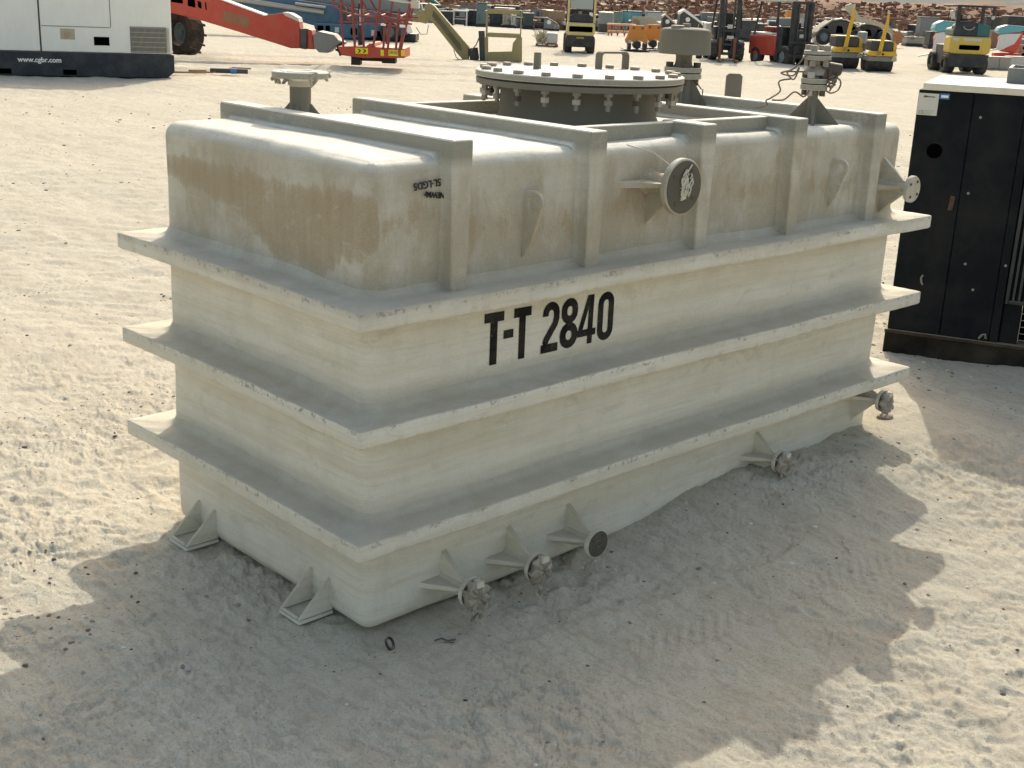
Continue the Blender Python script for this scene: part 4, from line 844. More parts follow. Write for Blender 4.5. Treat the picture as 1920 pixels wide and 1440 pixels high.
for u in (612, 735): wheel(bl_, p.c(u, 66)[0], -.7 if u > 700 else .2, .35, .36, .3, axis=(0, -1, 0))
m = bx(p, 590, 780, 66, 72, .0, 1.5); sub("frame", m, BLACK, bl_, .02)
# --- olive basket lift
p = Px(940, 112); ol = p.root("olive_boom_lift", "faded olive-yellow boom lift with basket lowered, left of the cream forklift", "boom lift")
m = MB(); m.prism(p.P(798, 12, 806, 6, 816, 12, 880, 86, 878, 112, 872, 114, 856, 96, 808, 36, 797, 26), .1, .55); bo = sub("boom", m, OLIVE, ol, .03)
m = MB(); m.prism(p.P(814, 20, 820, 26, 864, 82, 866, 92, 860, 90, 812, 30), .06, .10); sub("boom_recess", m, paint("dark_olive_paint", (.10, .09, .045), .6, .4), bo, 0)
m = MB(); m.prism(p.P(795, 18, 806, 28, 800, 44, 786, 40, 780, 24), .1, .55); m.prism(p.P(770, 26, 800, 28, 800, 42, 770, 40), .2, .5); sub("upper_arm", m, OLIVE, ol, .03)
m = MB(); m.prism(p.P(878, 88, 895, 86, 898, 108, 882, 114), .05, .55); m.prism(p.P(898, 56, 909, 56, 910, 110, 900, 110), -.15, .3); sub("pivot_bracket", m, BLACK, ol, .02)
tube3(ol, "hose", WIRE, [(884, 92, 0), (893, 82, -.1), (902, 62, 0)], .018); tube3(ol, "hose", WIRE, [(851, 90, 0), (856, 104, -.1), (868, 112, -.1)], .012); tube3(ol, "hose", WIRE, [(782, 50, 0), (790, 62, -.1), (802, 62, -.1), (805, 46, 0)], .012)
tube3(ol, "hydraulic_rod", SILV, [(884, 110, 0), (896, 114, 0), (904, 106, 0)], .03)
m = MB()
for y in (-.1, .75):
    for q in ((909, 20, 915, 112), (973, 22, 979, 112), (914, 20, 975, 25), (914, 63, 975, 67)): bx(p, q[0], q[2], q[1], q[3], y, y+.05, m)
sub("basket_frame", m, OLIVE, ol, .008)
m = MB()
for u in (910, 974): bx(p, u, u+4, 20, 24, -.05, .75, m)
sub("side_rail", m, OLIVE, ol, .005)
m = MB(); m.prism(p.P(909, 68, 916, 68, 916, 94, 960, 93, 962, 78, 970, 68, 979, 68, 979, 112, 952, 112, 946, 117, 932, 116, 930, 114, 909, 112), -.14, -.1); sub("basket_toe_panel", m, OLIVE, ol, .004)
m = bx(p, 911, 978, 106, 112, -.08, .78); sub("basket_floor", m, paint("dark_olive_floor", (.12, .10, .05), .7, .4), ol, .005)
# --- forklifts
def forklift_rear(p, u0, u1, vt, body, cw, name, label, zb, slot, top_mat, dims):
    f = p.root(name, label, "forklift", "forklifts in the yard"); W_ = (u1-u0)/p.s; H_ = (p.v-vt)/p.s; cx = p.c((u0+u1)/2, p.v)[0]; x0, x1 = cx-W_/2, cx+W_/2
    m = MB(); m.box(x0+W_*.10, x1-W_*.10, .05, 1.5, .22*H_*.6, .42*H_); sub("chassis", m, BLACK, f, .03)
    m = MB(); z0, z1 = dims[0]*H_, dims[1]*H_
    m.prism([(x0+W_*.06, z0+.05), (x0+W_*.13, z0), (x1-W_*.13, z0), (x1-W_*.06, z0+.05), (x1-W_*.07, z1-.03), (x1-W_*.12, z1), (x0+W_*.12, z1), (x0+W_*.07, z1-.03)], -.15, .55); c = sub("counterweight", m, cw, f, .06, seg=3)
    m = MB(); s = slot; m.prism([(x0+W_*s[0], H_*s[2]+.02), (x0+W_*s[0]+.03, H_*s[2]), (x0+W_*s[1]-.03, H_*s[2]), (x0+W_*s[1], H_*s[2]+.02), (x0+W_*s[1], H_*s[3]-.02), (x0+W_*s[1]-.03, H_*s[3]), (x0+W_*s[0]+.03, H_*s[3]), (x0+W_*s[0], H_*s[3]-.02)], -.165, -.10); sub("radiator_slot", m, VOID, c, .01)
    m = MB(); m.prism([(x0+W_*.12, .22), (x1-W_*.12, .22), (x1-W_*.06, z0-.01), (x0+W_*.06, z0-.01)], -.12, .4); sub("rear_skirt", m, BLACK, f, .03)
    m = MB(); m.prism([(x0+W_*.12, z1+.005), (x1-W_*.12, z1+.005), (x1-W_*.13, z1+H_*.10), (x1-W_*.3, z1+H_*.14), (x0+W_*.3, z1+H_*.14), (x0+W_*.13, z1+H_*.10)], -.02, .9); sub("engine_hood", m, body, f, .04)
    for x, s_ in ((x0+W_*.15, -1), (x1-W_*.15, 1)): wheel(f, x, .25, .30, .30, .22*W_, axis=(1, 0, 0)); wheel(f, x, 1.6, .34, .34, .24*W_, axis=(1, 0, 0))
    return f, x0, x1, W_, H_, z1
p = Px(1086, 97); f, x0, x1, W_, H_, z1 = forklift_rear(p, 1056, 1117, -14, BLACK, CREAM, "cream_forklift", "cream and black forklift seen from behind, between the olive basket and the orange compactor plates", 0, (.14, .86, .35, .44), CREAM, (.29, .50))
for x in (x0+W_*.07, x1-W_*.13):
    m = MB(); m.box(x, x+W_*.07, -.02, .06, z1, H_-.03); sub("overhead_post", m, CREAM, f, .01)
    m = MB(); m.box(x, x+W_*.06, 1.3, 1.36, .5, H_+.6); sub("mast_rail", m, BLACK, f, .01)
m = MB(); m.box(x0+W_*.05, x1-W_*.05, -.04, 1.5, H_-.03, H_+.04); sub("overhead_guard", m, CREAM, f, .02)
m = MB(); m.box(x0+W_*.16, x1-W_*.16, .02, .05, H_*.72, H_*.97); sub("rear_windscreen", m, paint("hazy_plastic_screen", (.36, .40, .40), .3, .4), f, .005)
m = MB(); m.box(x0+W_*.15, x1-W_*.16, .3, .5, H_*.52, H_*.71); st_ = sub("seat", m, BLACK, f, .04)
m = MB(); m.box(x0+W_*.42, x0+W_*.52, .28, .3, H_*.55, H_*.68); sub("seat_tag", m, BEIGE, st_, 0)
m = MB(); m.box(x1-W_*.22, x1-W_*.15, .0, .1, H_*.53, H_*.66); m.box(x1-W_*.26, x1-W_*.17, .0, .08, H_*.62, H_*.67); sub("wrapped_lever", m, WHITE, f, .02)
text_part("HYSTER", .085, PYEL, f, Matrix.Translation((x0+W_*.38, -.125, H_*.24)) @ XZ, 'rear_lettering', ext=.002, sx=.9, bold=.003)
p = Px(1810, 137); f, x0, x1, W_, H_, z1 = forklift_rear(p, 1766, 1853, 14, TEAL, PYEL, "yellow_forklift", "chipped yellow forklift with a teal hood seen from behind, above the black generator's roof", 0, (.26, .70, .36, .43), BLACK, (.30, .555))
m = MB(); m.prism([(x0+W_*.14, z1+.0), (x1-W_*.38, z1+.0), (x1-W_*.40, z1+H_*.19), (x0+W_*.5, z1+H_*.23), (x0+W_*.25, z1+H_*.21), (x0+W_*.15, z1+H_*.15)], -.08, .4); sub("seat_back", m, NAVY, f, .04)
m = MB(); m.prism([(x1-W_*.39, z1), (x1-W_*.10, z1), (x1-W_*.10, z1+H_*.16), (x1-W_*.3, z1+H_*.19), (x1-W_*.39, z1+H_*.21)], -.04, .5); sub("teal_side_hood", m, TEAL, f, .03)
m = MB(); cx_ = x0+W_*.42; m.tube([(cx_+.19*math.cos(a), -.11, z1+H_*.10+.13+.14*math.sin(a)) for a in np.linspace(pi+.25, 2*pi-.25, 9)], .016, 6); sub("hood_handle", m, SILV, f, 0)
for x, w_ in ((x0+W_*.155, .085), (x1-W_*.33, .07), (x1-W_*.09, .045)):
    m = MB(); m.box(x, x+w_*W_, .0, .08, z1+H_*.15, H_-.02); sub("overhead_post", m, BLACK, f, .01)
m = MB(); m.box(x0+W_*.14, x1-W_*.02, -.04, 1.5, H_-.05, H_+.02); sub("overhead_guard", m, BLACK, f, .02)
for x in (x0+W_*.03, x1-W_*.12, x0+W_*.37):
    m = MB(); m.lathe((x+.04, -.06, H_*(.86 if x < x0+.1 else .84)), (0, -1, 0), [(0, .05), (.02, .065), (.05, .05), (.055, .001)], 16); sub("lamp", m, PALE, f, 0)
m = MB(); m.lathe((x0+W_*.09, -.02, H_*.80), (-.3, .3, 1), [(0, .02), (.02, .07), (.26, .07), (.30, .02)], 14); sub("mirror", m, PALE, f, 0)
m = MB(); m.box(x0+W_*.36, x0+W_*.40, .6, .66, z1, H_*.86); m.lathe((x0+W_*.40, .5, H_*.78), (0, .3, 1), [(0, .17), (.02, .18), (.03, .15)], 20); sub("steering_column", m, BLACK, f, .005)
subs("worn_label", [(x0+W_*.10, x0+W_*.24, -.155, -.150, .49*H_, .53*H_), (x0+W_*.34, x0+W_*.72, -.155, -.150, .49*H_, .53*H_)], PALE, f, 0)
# dark forklift, mast towards us
p = Px(1358, 111); f = p.root("black_forklift", "black forklift facing the viewer with a tall dark mast, behind the mushroom vent cap", "forklift", "forklifts in the yard")
for x in (-.45, .48): wheel(f, x, -.1, .36, .36, .26, axis=(1, 0, 0), lugs=12); wheel(f, x, 1.5, .30, .30, .22, axis=(1, 0, 0))
for x in (-.35, .25): m = MB(); m.box(x, x+.14, -.40, -.22, .12, 2.75); sub("mast_rail", m, BLACK, f, .01)
for x in (-.18, .14): m = MB(); m.box(x, x+.07, -.34, -.25, .2, 2.7); sub("inner_mast", m, DARK, f, .005)
subs("cross_member", [(-.3, .34, -.42, -.38, .98, 1.06), (-.3, .34, -.42, -.38, .52, .60), (-.2, .24, -.42, -.34, 2.35, 2.43), (-.32, .36, -.38, -.3, .2, .3)], BLACK, f, .008)
m = MB(); m.box(-.42, .46, .0, 1.7, .35, 1.15); m.box(-.3, .35, 1.0, 1.9, .5, 1.3); sub("body", m, NAVY, f, .05)
m = MB(); m.box(-.30, .30, .35, .6, 1.16, 1.62); sub("seat", m, BLACK, f, .06)
for x in (-.55, .48): m = MB(); m.prism([(x, 1.1), (x+.07, 1.1), (x+.17 if x < 0 else x-.03, 2.15), (x+.10 if x < 0 else x-.10, 2.15)], .05, .12); sub("overhead_post", m, BLACK, f, .008)
m = MB(); m.box(-.42, .44, .05, 1.5, 2.15, 2.22); sub("overhead_guard", m, BLACK, f, .01)
subs("pale_plate", [(-.05, .13, -.43, -.42, 1.10, 1.24), (-.04, .20, -.43, -.42, .76, .86)], PALE, f, 0)
text_part("H 3D", .10, PALE, f, Matrix.Translation((-.08, -.435, .70)) @ XZ, 'plate_lettering', ext=.002)
for x in (-.3, .2):
    m = MB(); m.prism([(x, .02), (x+.10, .02), (x+.10, .07), (x, .07)], -1.35, -.42); m.box(x, x+.10, -.46, -.43, .08, .8); sub("fork", m, RUST, f, .006)
wheel(f, -.83, .6, .16, .16, .2, axis=(1, 0, 0)); m = MB(); m.box(-.72, -.5, .2, .9, .9, 1.25); sub("step_box", m, PALE, f, .03)
# red forklift, three-quarter
p = Px(1484, 119, rz=.45); f = p.root("red_forklift", "red forklift with black mast turned three-quarter, between the black forklift and the yellow rollers", "forklift", "forklifts in the yard")
for x in (-.42, .42): wheel(f, x, -.1, .36, .36, .28, axis=(1, 0, 0), lugs=12); wheel(f, x, 1.45, .32, .32, .22, axis=(1, 0, 0))
m = MB(); m.prism([(-.52, .35), (.52, .35), (.52, 1.0), (.45, 1.05), (-.45, 1.05), (-.52, 1.0)], .35, 1.9); sub("body", m, RED, f, .06)
m = MB(); m.box(-.44, .44, .7, 1.95, 1.05, 1.12); sub("hood", m, WHITE, f, .03); m = MB(); m.box(-.3, .3, .9, 1.4, 1.13, 1.32); sub("seat", m, paint("dark_red_seat", (.22, .02, .02), .5, .3), f, .04)
m = MB(); m.box(-.5, .5, .05, .35, .3, 1.35); m.box(-.2, .2, -.1, .05, 1.0, 1.5); sub("front_cowl", m, BLACK, f, .04)
for x in (-.40, .28): m = MB(); m.box(x, x+.13, -.42, -.24, .12, 2.18); sub("mast_rail", m, BLACK, f, .01)
for x in (-.2, .13): m = MB(); m.box(x, x+.06, -.38, -.28, .2, 2.12); sub("inner_mast", m, DARK, f, .005)
subs("cross_member", [(-.5, .5, -.5, -.42, .80, .88), (-.5, .5, -.5, -.42, .35, .43), (-.4, .4, -.4, -.26, 2.1, 2.2)], BLACK, f, .008)
m = MB(); m.box(-.32, .32, -.36, -.3, .3, 1.25); sub("carriage_plate", m, BLACK, f, .01); m = MB(); m.box(-.06, .1, -.375, -.362, 1.0, 1.12); sub("pale_plate", m, PALE, f, 0)
for x, y, dx, dy in ((-.48, .3, .06, .2), (.42, .3, -.0, .2), (-.46, 1.7, .06, -.2), (.42, 1.7, -.02, -.2)): m = MB(); m.tube([(x, y, 1.0), (x+dx, y+dy, 2.17)], .035, 8); sub("overhead_post", m, BLACK, f, 0)
m = MB(); m.box(-.45, .45, .4, 1.6, 2.15, 2.22); sub("overhead_guard", m, PALE, f, .02)
for x in (-.35, .25): m = MB(); m.box(x, x+.10, -1.3, -.5, .04, .09); m.box(x, x+.10, -.53, -.50, .09, .7); sub("fork", m, BLACK, f, .006)
# --- trench rollers
def roller():
    f = thing("tandem_roller", (0, 0, 0), 0, "", "roller", "yellow tandem rollers side by side"); w_ = .47
    m = MB(); m.lathe((-w_+.01, .25, .30), (1, 0, 0), [(0, .22), (0, .27), (.02, .30), (.86, .30), (.88, .27), (.88, .22)], 36); sub("drum", m, TYRE, f, 0)
    m = MB(); m.lathe((-w_+.01, 1.0, .30), (1, 0, 0), [(0, .22), (0, .27), (.02, .30), (.86, .30), (.88, .27), (.88, .22)], 36); sub("drum", m, TYRE, f, 0)
    m = MB(); m.box(-w_, w_, -.08, 1.3, .36, .52); m.box(-.30, -.18, -.10, -.08, .48, .50); sub("drum_frame", m, GREY, f, .02)
    m = MB(); m.prism([(-w_-.01, .535), (w_+.01, .535), (w_+.03, .58), (w_-.02, .70), (-w_+.06, .70), (-w_-.01, .58)], -.14, .25); b = sub("front_bumper", m, YEL, f, .02)
    for x_, r_ in ((-.11, .05), (.0, .035)): m = MB(); m.cyl((x_, -.155, .60), (x_, -.14, .60), r_, n=16); sub("tow_eye", m, VOID, b, 0)
    m = MB(); m.prism([(-w_+.06, .70), (w_-.14, .70), (w_-.12, 1.0), (w_-.16, 1.03), (-w_+.06, 1.03)], .0, .95); sub("engine_box", m, DARK, f, .03)
    m = MB(); m.box(-w_+.08, w_-.16, -.01, .96, 1.03, 1.06); sub("engine_lid", m, CREAM, f, .015)
    m = MB(); m.prism([(w_-.11, .535), (w_+.02, .60), (w_+.02, .95), (w_-.10, 1.03)], .05, 1.2); sub("side_cheek", m, YEL, f, .02)
    m = MB(); m.prism([(w_-.16, .38), (w_+.03, .38), (w_+.02, .52), (w_-.14, .52)], -.12, -.08); sub("side_plate", m, SILV, f, .006)
    m = MB(); m.prism([(-.21, .52), (-.07, .54), (.03, 1.38), (.07, 1.62), (.055, 1.95), (-.01, 1.95), (-.03, 1.7), (-.09, 1.40)], -.20, -.14); t = sub("tow_pole", m, YEL, f, .012)
    m = MB(); m.prism([(-.21, .56), (-.09, .58), (-.08, .72), (-.19, .70)], -.212, -.202); sub("pole_hinge", m, OLIVE, t, .006)
    m = MB(); m.box(-.02, .05, -.19, -.15, 1.95, 2.07); sub("pole_tip", m, PALE, t, .006)
    return f
def copy_tree(o, par=None):
    c = o.copy(); COL.objects.link(c); c.parent = par
    for ch in list(o.children): copy_tree(ch, c)
    return c
ro = roller(); q = gp(1585, 128); ro.location = (q.x, q.y, gz(q.x, q.y)); ro.rotation_euler = (0, 0, YAW-pi/2); ro['label'] = "yellow tandem roller with raised pole, left one of the pair beside the red forklift"
r2 = copy_tree(ro); q = gp(1650, 133); r2.location = (q.x, q.y, gz(q.x, q.y)); r2.rotation_euler = (0, 0, YAW-pi/2-.06); r2['label'] = "yellow tandem roller, right one of the pair, nearer the open sand gap"; r2.scale = (.93, .93, .93)
# --- compactor plates
def compactor(u, v, label):
    p = Px(u, v); f = p.root("compactor_plate", label, "compactor", "orange excavator compactor plates")
    m = MB(); m.prism([(-.5, .42), (-.42, .56), (-.30, .98), (.20, .98), (.28, .60), (.34, .42), (.30, .30), (.1, .42), (-.1, .28), (-.3, .42), (-.45, .28)], -.05, .05); sub("side_plate", m, ORG, f, .01)
    m = MB(); m.prism([(-.5, .42), (-.42, .56), (-.30, .98), (.20, .98), (.28, .60), (.34, .42), (.30, .30), (.1, .42), (-.1, .28), (-.3, .42), (-.45, .28)], .45, .55); sub("side_plate", m, ORG, f, .01)
    m = MB(); m.cyl((-.22, -.07, .88), (-.22, .57, .88), .05, n=12); m.cyl((.12, -.07, .88), (.12, .57, .88), .05, n=12); sub("pin", m, RUST, f, 0)
    m = MB(); m.box(-.52, .45, -.2, .7, .04, .08); m.prism([(-.65, .09), (-.52, .05), (-.52, .08), (-.65, .12)], -.2, .7); sub("base_plate", m, DARK, f, .01)
    m = MB(); m.lathe((-.05, -.16, .25), (0, 1, 0), [(0, .10), (.02, .15), (.8, .15), (.82, .1)], 18); m.box(-.40, -.28, -.1, .6, .08, .32); m.box(.2, .32, -.1, .6, .08, .32); sub("vibrator", m, BLACK, f, .01)
    for x in (-.34, .02): m = MB(); m.cyl((x, -.12, .37), (x, -.05, .37), .07, n=14); sub("rubber_mount_cap", m, PALE, f, 0)
compactor(1196, 95, "orange compactor plate, the one in full view right of the cream forklift"); compactor(1226, 94, "orange compactor plate half hidden by the mushroom vent cap")
# --- pallet with wrapped bundle
p = Px(1026, 87); f = p.root("bundle_pallet", "pallet with a pale rope-like bundle and wrapped sack, left of the cream forklift", "pallet")
m = MB(); m.box(-.45, .42, 0, .8, .0, .03); m.box(-.45, .42, 0, .8, .07, .10)
for x in (-.45, -.05, .33): m.box(x, x+.09, 0, .8, .03, .07)
sub("pallet_boards", m, RUST, f, .003)
m = MB(); rq = random.Random(9)
for k in range(70):
    a = Vector((rq.uniform(-.42, -.05), rq.uniform(.05, .7), .12)); m.tube([a, a+Vector((rq.uniform(-.08, .08), rq.uniform(-.1, .1), rq.uniform(.1, .25))), a+Vector((rq.uniform(-.2, .2), rq.uniform(-.15, .05), rq.uniform(.25, .5)))], .012, 5)
sub("rope_tangle", m, BEIGE, f, 0)
m = MB(); m.box(-.05, .40, .05, .7, .11, .52); sub("wrapped_sack", m, PALE, f, .07, seg=4)
# --- orange ring frame
p = Px(1166, 66); f = p.root("ring_frame", "orange open ring frame standing on the yard behind the orange compactor plates", "ring frame")
R_ = 26/p.s
m = MB(); m.tube([(R_*math.cos(a), R_*.9+R_*.9*math.sin(a), .62) for a in np.linspace(0, 2*pi, 25)[:-1]], .05, 8, True); m.tube([(R_*.95*math.cos(a), R_*.9+R_*.86*math.sin(a), .25) for a in np.linspace(0, 2*pi, 25)[:-1]], .05, 8, True); sub("hoop", m, CORAL, f, 0)
m = MB()
for k in range(12): a = 2*pi*k/12; m.tube([(R_*math.cos(a), R_*.9+R_*.9*math.sin(a), .62), (R_*.95*math.cos(a+.2), R_*.9+R_*.86*math.sin(a+.2), .02)], .035, 6)
for k in range(4): a = pi*k/4; m.tube([(R_*math.cos(a), R_*.9+R_*.9*math.sin(a), .60), (-R_*math.cos(a), R_*.9-R_*.9*math.sin(a), .60)], .03, 6)
sub("spoke", m, paint("rusty_orange", (.45, .17, .08), .6, .4), f, 0)
# --- film-wrapped red machines
def wrapped(p, label, w_, h_, wheel_=True):
    f = p.root("wrapped_machine", label, "wrapped machine", "film-wrapped red machines")
    m = MB(); m.prism([(-w_*.15, .30), (w_*.30, .25), (w_*.42, .45), (w_*.5, h_*.80), (-w_*.15, h_*.80), (-w_*.30, h_*.6), (-w_*.2, .5)], 0, .5); sub("red_body", m, REDP, f, .06)
    m = MB(); m.prism([(-w_*.45, h_*.78), (-w_*.38, h_*.92), (-w_*.1, h_), (w_*.5, h_*.98), (w_*.55, h_*.86), (w_*.3, h_*.80), (-w_*.25, h_*.72)], -.05, .55); sub("cyan_top", m, CYAN, f, .06)
    m = MB(); m.prism([(-w_*.36, h_*.70), (-w_*.1, h_*.74), (w_*.4, h_*.76), (w_*.2, h_*.45), (-w_*.28, .35), (-w_*.42, .42)], -.04, -.01); m.prism([(-w_*.95, .30), (-w_*.1, .48), (-w_*.1, .42), (-w_*.9, .26)], -.02, .1); sub("wrap_film", m, FILM, f, .01)
    if wheel_:
        wheel(f, -w_*.30, -.1, .17, .17, .12, rimm=REDP, axis=(0, -1, 0)); wheel(f, w_*.35, .4, .17, .17, .12, rimm=REDP, axis=(0, -1, 0))
    else: m = MB(); m.box(-w_*.4, w_*.5, .1, .5, 0, .25); sub("base", m, REDP, f, .03)
wrapped(Px(1763, 121), "red machine with cyan top in clear film, left of the yellow forklift", .95, 1.62); wrapped(Px(1886, 112), "red machine with cyan top in clear film, right of the yellow forklift", 1.25, 1.45, False)
# --- block pallets
def blocks(u, v, n, label, mt, w_=.36, h_=.33):
    p = Px(u, v); f = p.root("stone_block_stack", label, "stone blocks", None)
    for k in range(n):
        m = MB(); m.box(-n*w_/2+k*w_+.006, -n*w_/2+(k+1)*w_-.006, 0, .6, .05, .05+h_); sub("stone_block", m, mt, f, .012)
    m = MB(); m.box(-n*w_/2-.03, n*w_/2+.03, 0, .6, 0.05+h_+.002, .07+h_); sub("slab", m, PALE, f, .005); m = MB(); m.box(-n*w_/2, n*w_/2, 0, .6, 0, .045); sub("pallet", m, WOOD, f, .005)
blocks(1872, 131, 2, "pair of brown-grey stone blocks on the sand behind the black generator's roof", STONE, .42, .40); blocks(1908, 131, 1, "single pale stone block beside the brown-grey pair", PALE, .62, .40)
p = Px(1912, 110); f = p.root("hollow_brick_stack", "stack of terracotta hollow blocks at the right edge", "bricks")
for r_ in range(2):
    for k in range(3):
        m = MB(); m.box(-.4+k*.36, -.4+k*.36+.345, 0, .4, r_*.30, r_*.30+.29); b = sub("hollow_brick", m, BRICK, f, .01)
        m = MB(); m.cyl((-.4+k*.36+.17, -.006, r_*.30+.15), (-.4+k*.36+.17, .02, r_*.30+.15), .08, n=12); sub("brick_hole", m, VOID, b, 0)
# --- far rows of plant
def far(u, v, w, h, name, label, cat, mat, kind='box', roof=None, rz=0.0, dep=None, group=None):
    p = Px(u, v, rz=rz); W_, H_ = w/p.s, h/p.s; D = dep or max(.9, W_*.8); f = p.root(name, label, cat, group); x = W_/2
    if kind == 'box':
        m = MB(); m.box(-x, x, 0, D, .16, H_); b = sub("body", m, mat, f, .04)
        m = MB(); m.box(-x-.03, x+.03, -.03, D+.03, 0, .15); sub("skid", m, BLACK, f, .01)
        m = MB(); m.box(-x-.02, x+.02, -.02, D+.02, H_+.002, H_+.05); sub("roof", m, roof or PALE, f, .015)
        m = MB(); m.box(-x+.12*W_, -.06*W_, -.012, .0, .3, H_*.9); m.box(.06*W_, x-.12*W_, -.012, .0, .3, H_*.9); sub("door", m, mat, b, .006)
        m = MB(); [m.box(-x+.2*W_, -.12*W_, -.02, -.012, .36+.06*k, .38+.06*k) for k in range(6)]; sub("louvre", m, DARK, b, 0)
        m = MB(); m.cyl((x*.5, D*.6, H_+.04), (x*.5, D*.6, H_+.28), .05, n=8); sub("exhaust", m, RUST, f, 0)
    elif kind == 'slant':
        m = MB(); m.prism([(-x, .1), (x, .1), (x, H_*.42), (x*.75, H_*.5), (-x*.7, H_*.97), (-x*.95, H_*.85)], 0, D); b = sub("body", m, mat, f, .03)
        m = MB(); m.prism([(-x*.95, H_*.86), (-x*.7, H_*.98), (x*.78, H_*.51), (x*.8, H_*.58), (-x*.62, H_*1.08), (-x*.98, H_*.96)], -.05, D+.05); sub("hood", m, roof or PALE, f, .02)
        m = MB(); m.lathe((-x*.35, -.01, H_*.68), (0, -1, 0), [(0, .13), (.012, .13), (.012, .001)], 18); sub("round_badge", m, WHITE, b, 0)
        m = MB(); m.box(-x, x, 0, D, 0, .1); sub("skid", m, BLACK, f, .01)
        m = MB(); m.tube([(x*.35, -.02, .1), (x*.5, -.02, H_*.55)], .03, 6); sub("prop", m, SILV, f, 0)
    elif kind == 'tank':
        m = MB(); m.lathe((0, D/2, .1), (0, 0, 1), [(0, x), (.02, x), (H_*.48, x), (H_*.5, x*1.02), (H_*.52, x), (H_*.86, x), (H_*.9, x*.9)], 28); sub("shell", m, mat, f, 0)
        m = MB(); m.lathe((0, D/2, .04), (0, 0, 1), [(0, x*1.01), (H_*.42, x*1.012)], 28); sub("lower_band", m, DARK, f, 0); m = MB(); m.lathe((0, D/2, .1+H_*.9), (0, 0, 1), [(0, x*.95), (.04, x*.95), (.06, x*.3)], 24); sub("lid", m, PALE, f, 0)
    elif kind == 'stand':
        m = MB(); m.box(-x, x, 0, D, H_*.55, H_); b = sub("body", m, mat, f, .05); m = MB(); m.box(-x-.03, x+.03, -.03, D, H_+.002, H_+.06); sub("lid", m, roof or CYAN, f, .02)
        for sx1 in (-x+.05, x-.12):
            m = MB(); m.box(sx1, sx1+.07, 0, .07, 0, H_*.55); sub("leg", m, DARK, f, 0); m = MB(); m.box(sx1, sx1+.07, D-.07, D, 0, H_*.55); sub("leg", m, DARK, f, 0)
        m = MB(); m.box(-x*.6, x*.6, .1, D*.8, .02, H_*.4); sub("base_unit", m, DARK, f, .03)
    elif kind == 'cab':
        m = MB(); m.box(-x, x, 0, D, .45, H_*.55); m.prism([(-x*.9, H_*.55), (x*.95, H_*.55), (x*.8, H_), (-x*.7, H_)], .1, D*.8); b = sub("body", m, mat, f, .05)
        m = MB(); m.prism([(-x*.75, H_*.6), (x*.78, H_*.6), (x*.66, H_*.93), (-x*.58, H_*.93)], .07, .10); sub("windscreen", m, DARK, b, 0)
        for xx in (-x*.7, x*.7): wheel(f, xx, 0, .42, .42, .3, axis=(1, 0, 0) if W_ < 1.6 else (0, -1, 0))
    elif kind == 'frame':
        m = MB(); [m.box(xx, xx+.06, yy, yy+.06, 0, H_) for xx in (-x, x-.06) for yy in (0, D)]; m.box(-x+.005, x-.005, .005, .055, H_*.45, H_*.5); sub("frame_post", m, mat, f, .005); m = MB(); m.box(-x-.05, x+.05, -.05, D+.1, H_, H_+.07); sub("canopy", m, roof or WHITE, f, .01)
        m = MB(); m.box(-x*.8, x*.8, .15, D*.8, .1, H_*.62); sub("engine_block", m, DARK, f, .05)
    return f
far(836, 48, 24, 24, "site_generator", "dark generator box left of the white-framed canopies, behind the olive boom", "generator", NAVY, roof=PALE)
far(820, 34, 30, 30, "green_tarp_load", "teal-green tarped load standing highest at the back, above the olive boom", "tarped load", paint("teal_tarp", (.03, .17, .15), .7, .3), 'slant', roof=paint("green_tarp", (.05, .22, .18), .7, .3))
far(862, 49, 26, 26, "canopy_unit", "white-framed canopy unit right of the olive boom top", "canopy unit", WHITE, 'frame')
far(882, 49, 22, 28, "site_generator", "black boxed unit between the canopy unit and the tall teal cabinet", "generator", NAVY)
far(902, 51, 19, 43, "tall_cabinet", "tall rounded teal-grey cabinet behind the olive basket's left post", "cabinet", paint("teal_grey_cabinet", (.10, .16, .17), .5, .4), roof=paint("teal_grey_lid", (.09, .15, .16), .5, .3))
far(929, 48, 22, 24, "site_generator", "navy box seen through the left half of the olive basket", "generator", NAVY, roof=PYEL)
far(949, 49, 14, 24, "beige_cabinet", "beige cabinet seen through the middle of the olive basket", "cabinet", BEIGE, roof=BEIGE)
far(962, 50, 9, 22, "white_cabinet", "narrow pale grey cabinet right of the beige cabinet", "cabinet", PALE)
far(958, 26, 34, 20, "pale_container", "pale container on the far line above the olive basket", "container", PALE, roof=PALE)
far(990, 52, 20, 28, "site_generator", "dark green-grey box just right of the olive basket", "generator", paint("dark_green_grey", (.035, .06, .06), .5, .4))
far(1013, 53, 24, 20, "red_scaffold", "rusty red scaffold frame beyond the rope bundle pallet", "scaffold", RUST, 'frame', roof=RUST)
far(1034, 54, 30, 22, "scrap_engine", "dark engine unit on a low trailer beyond the rope bundle pallet", "engine", GREY, 'slant', roof=GREY)
far(1018, 26, 24, 11, "blue_crate", "left of the two royal blue sheeted crates at the far line", "crate", ROYAL, roof=ROYAL, group="blue sheeted crates"); far(1036, 26, 16, 10, "blue_crate", "right, smaller one of the two royal blue sheeted crates at the far line", "crate", ROYAL, roof=ROYAL, group="blue sheeted crates")
far(1136, 60, 29, 37, "round_water_tank", "grey cylindrical tank just right of the cream forklift", "tank", GREY, 'tank')
far(1157, 58, 15, 36, "sage_cabinet", "sage green cabinet between the grey cylindrical tank and the light blue units", "cabinet", SAGE, roof=SAGE)
far(1172, 58, 12, 38, "teal_cabinet", "narrow teal cabinet left of the light blue units", "cabinet", LTEAL, roof=TEAL)
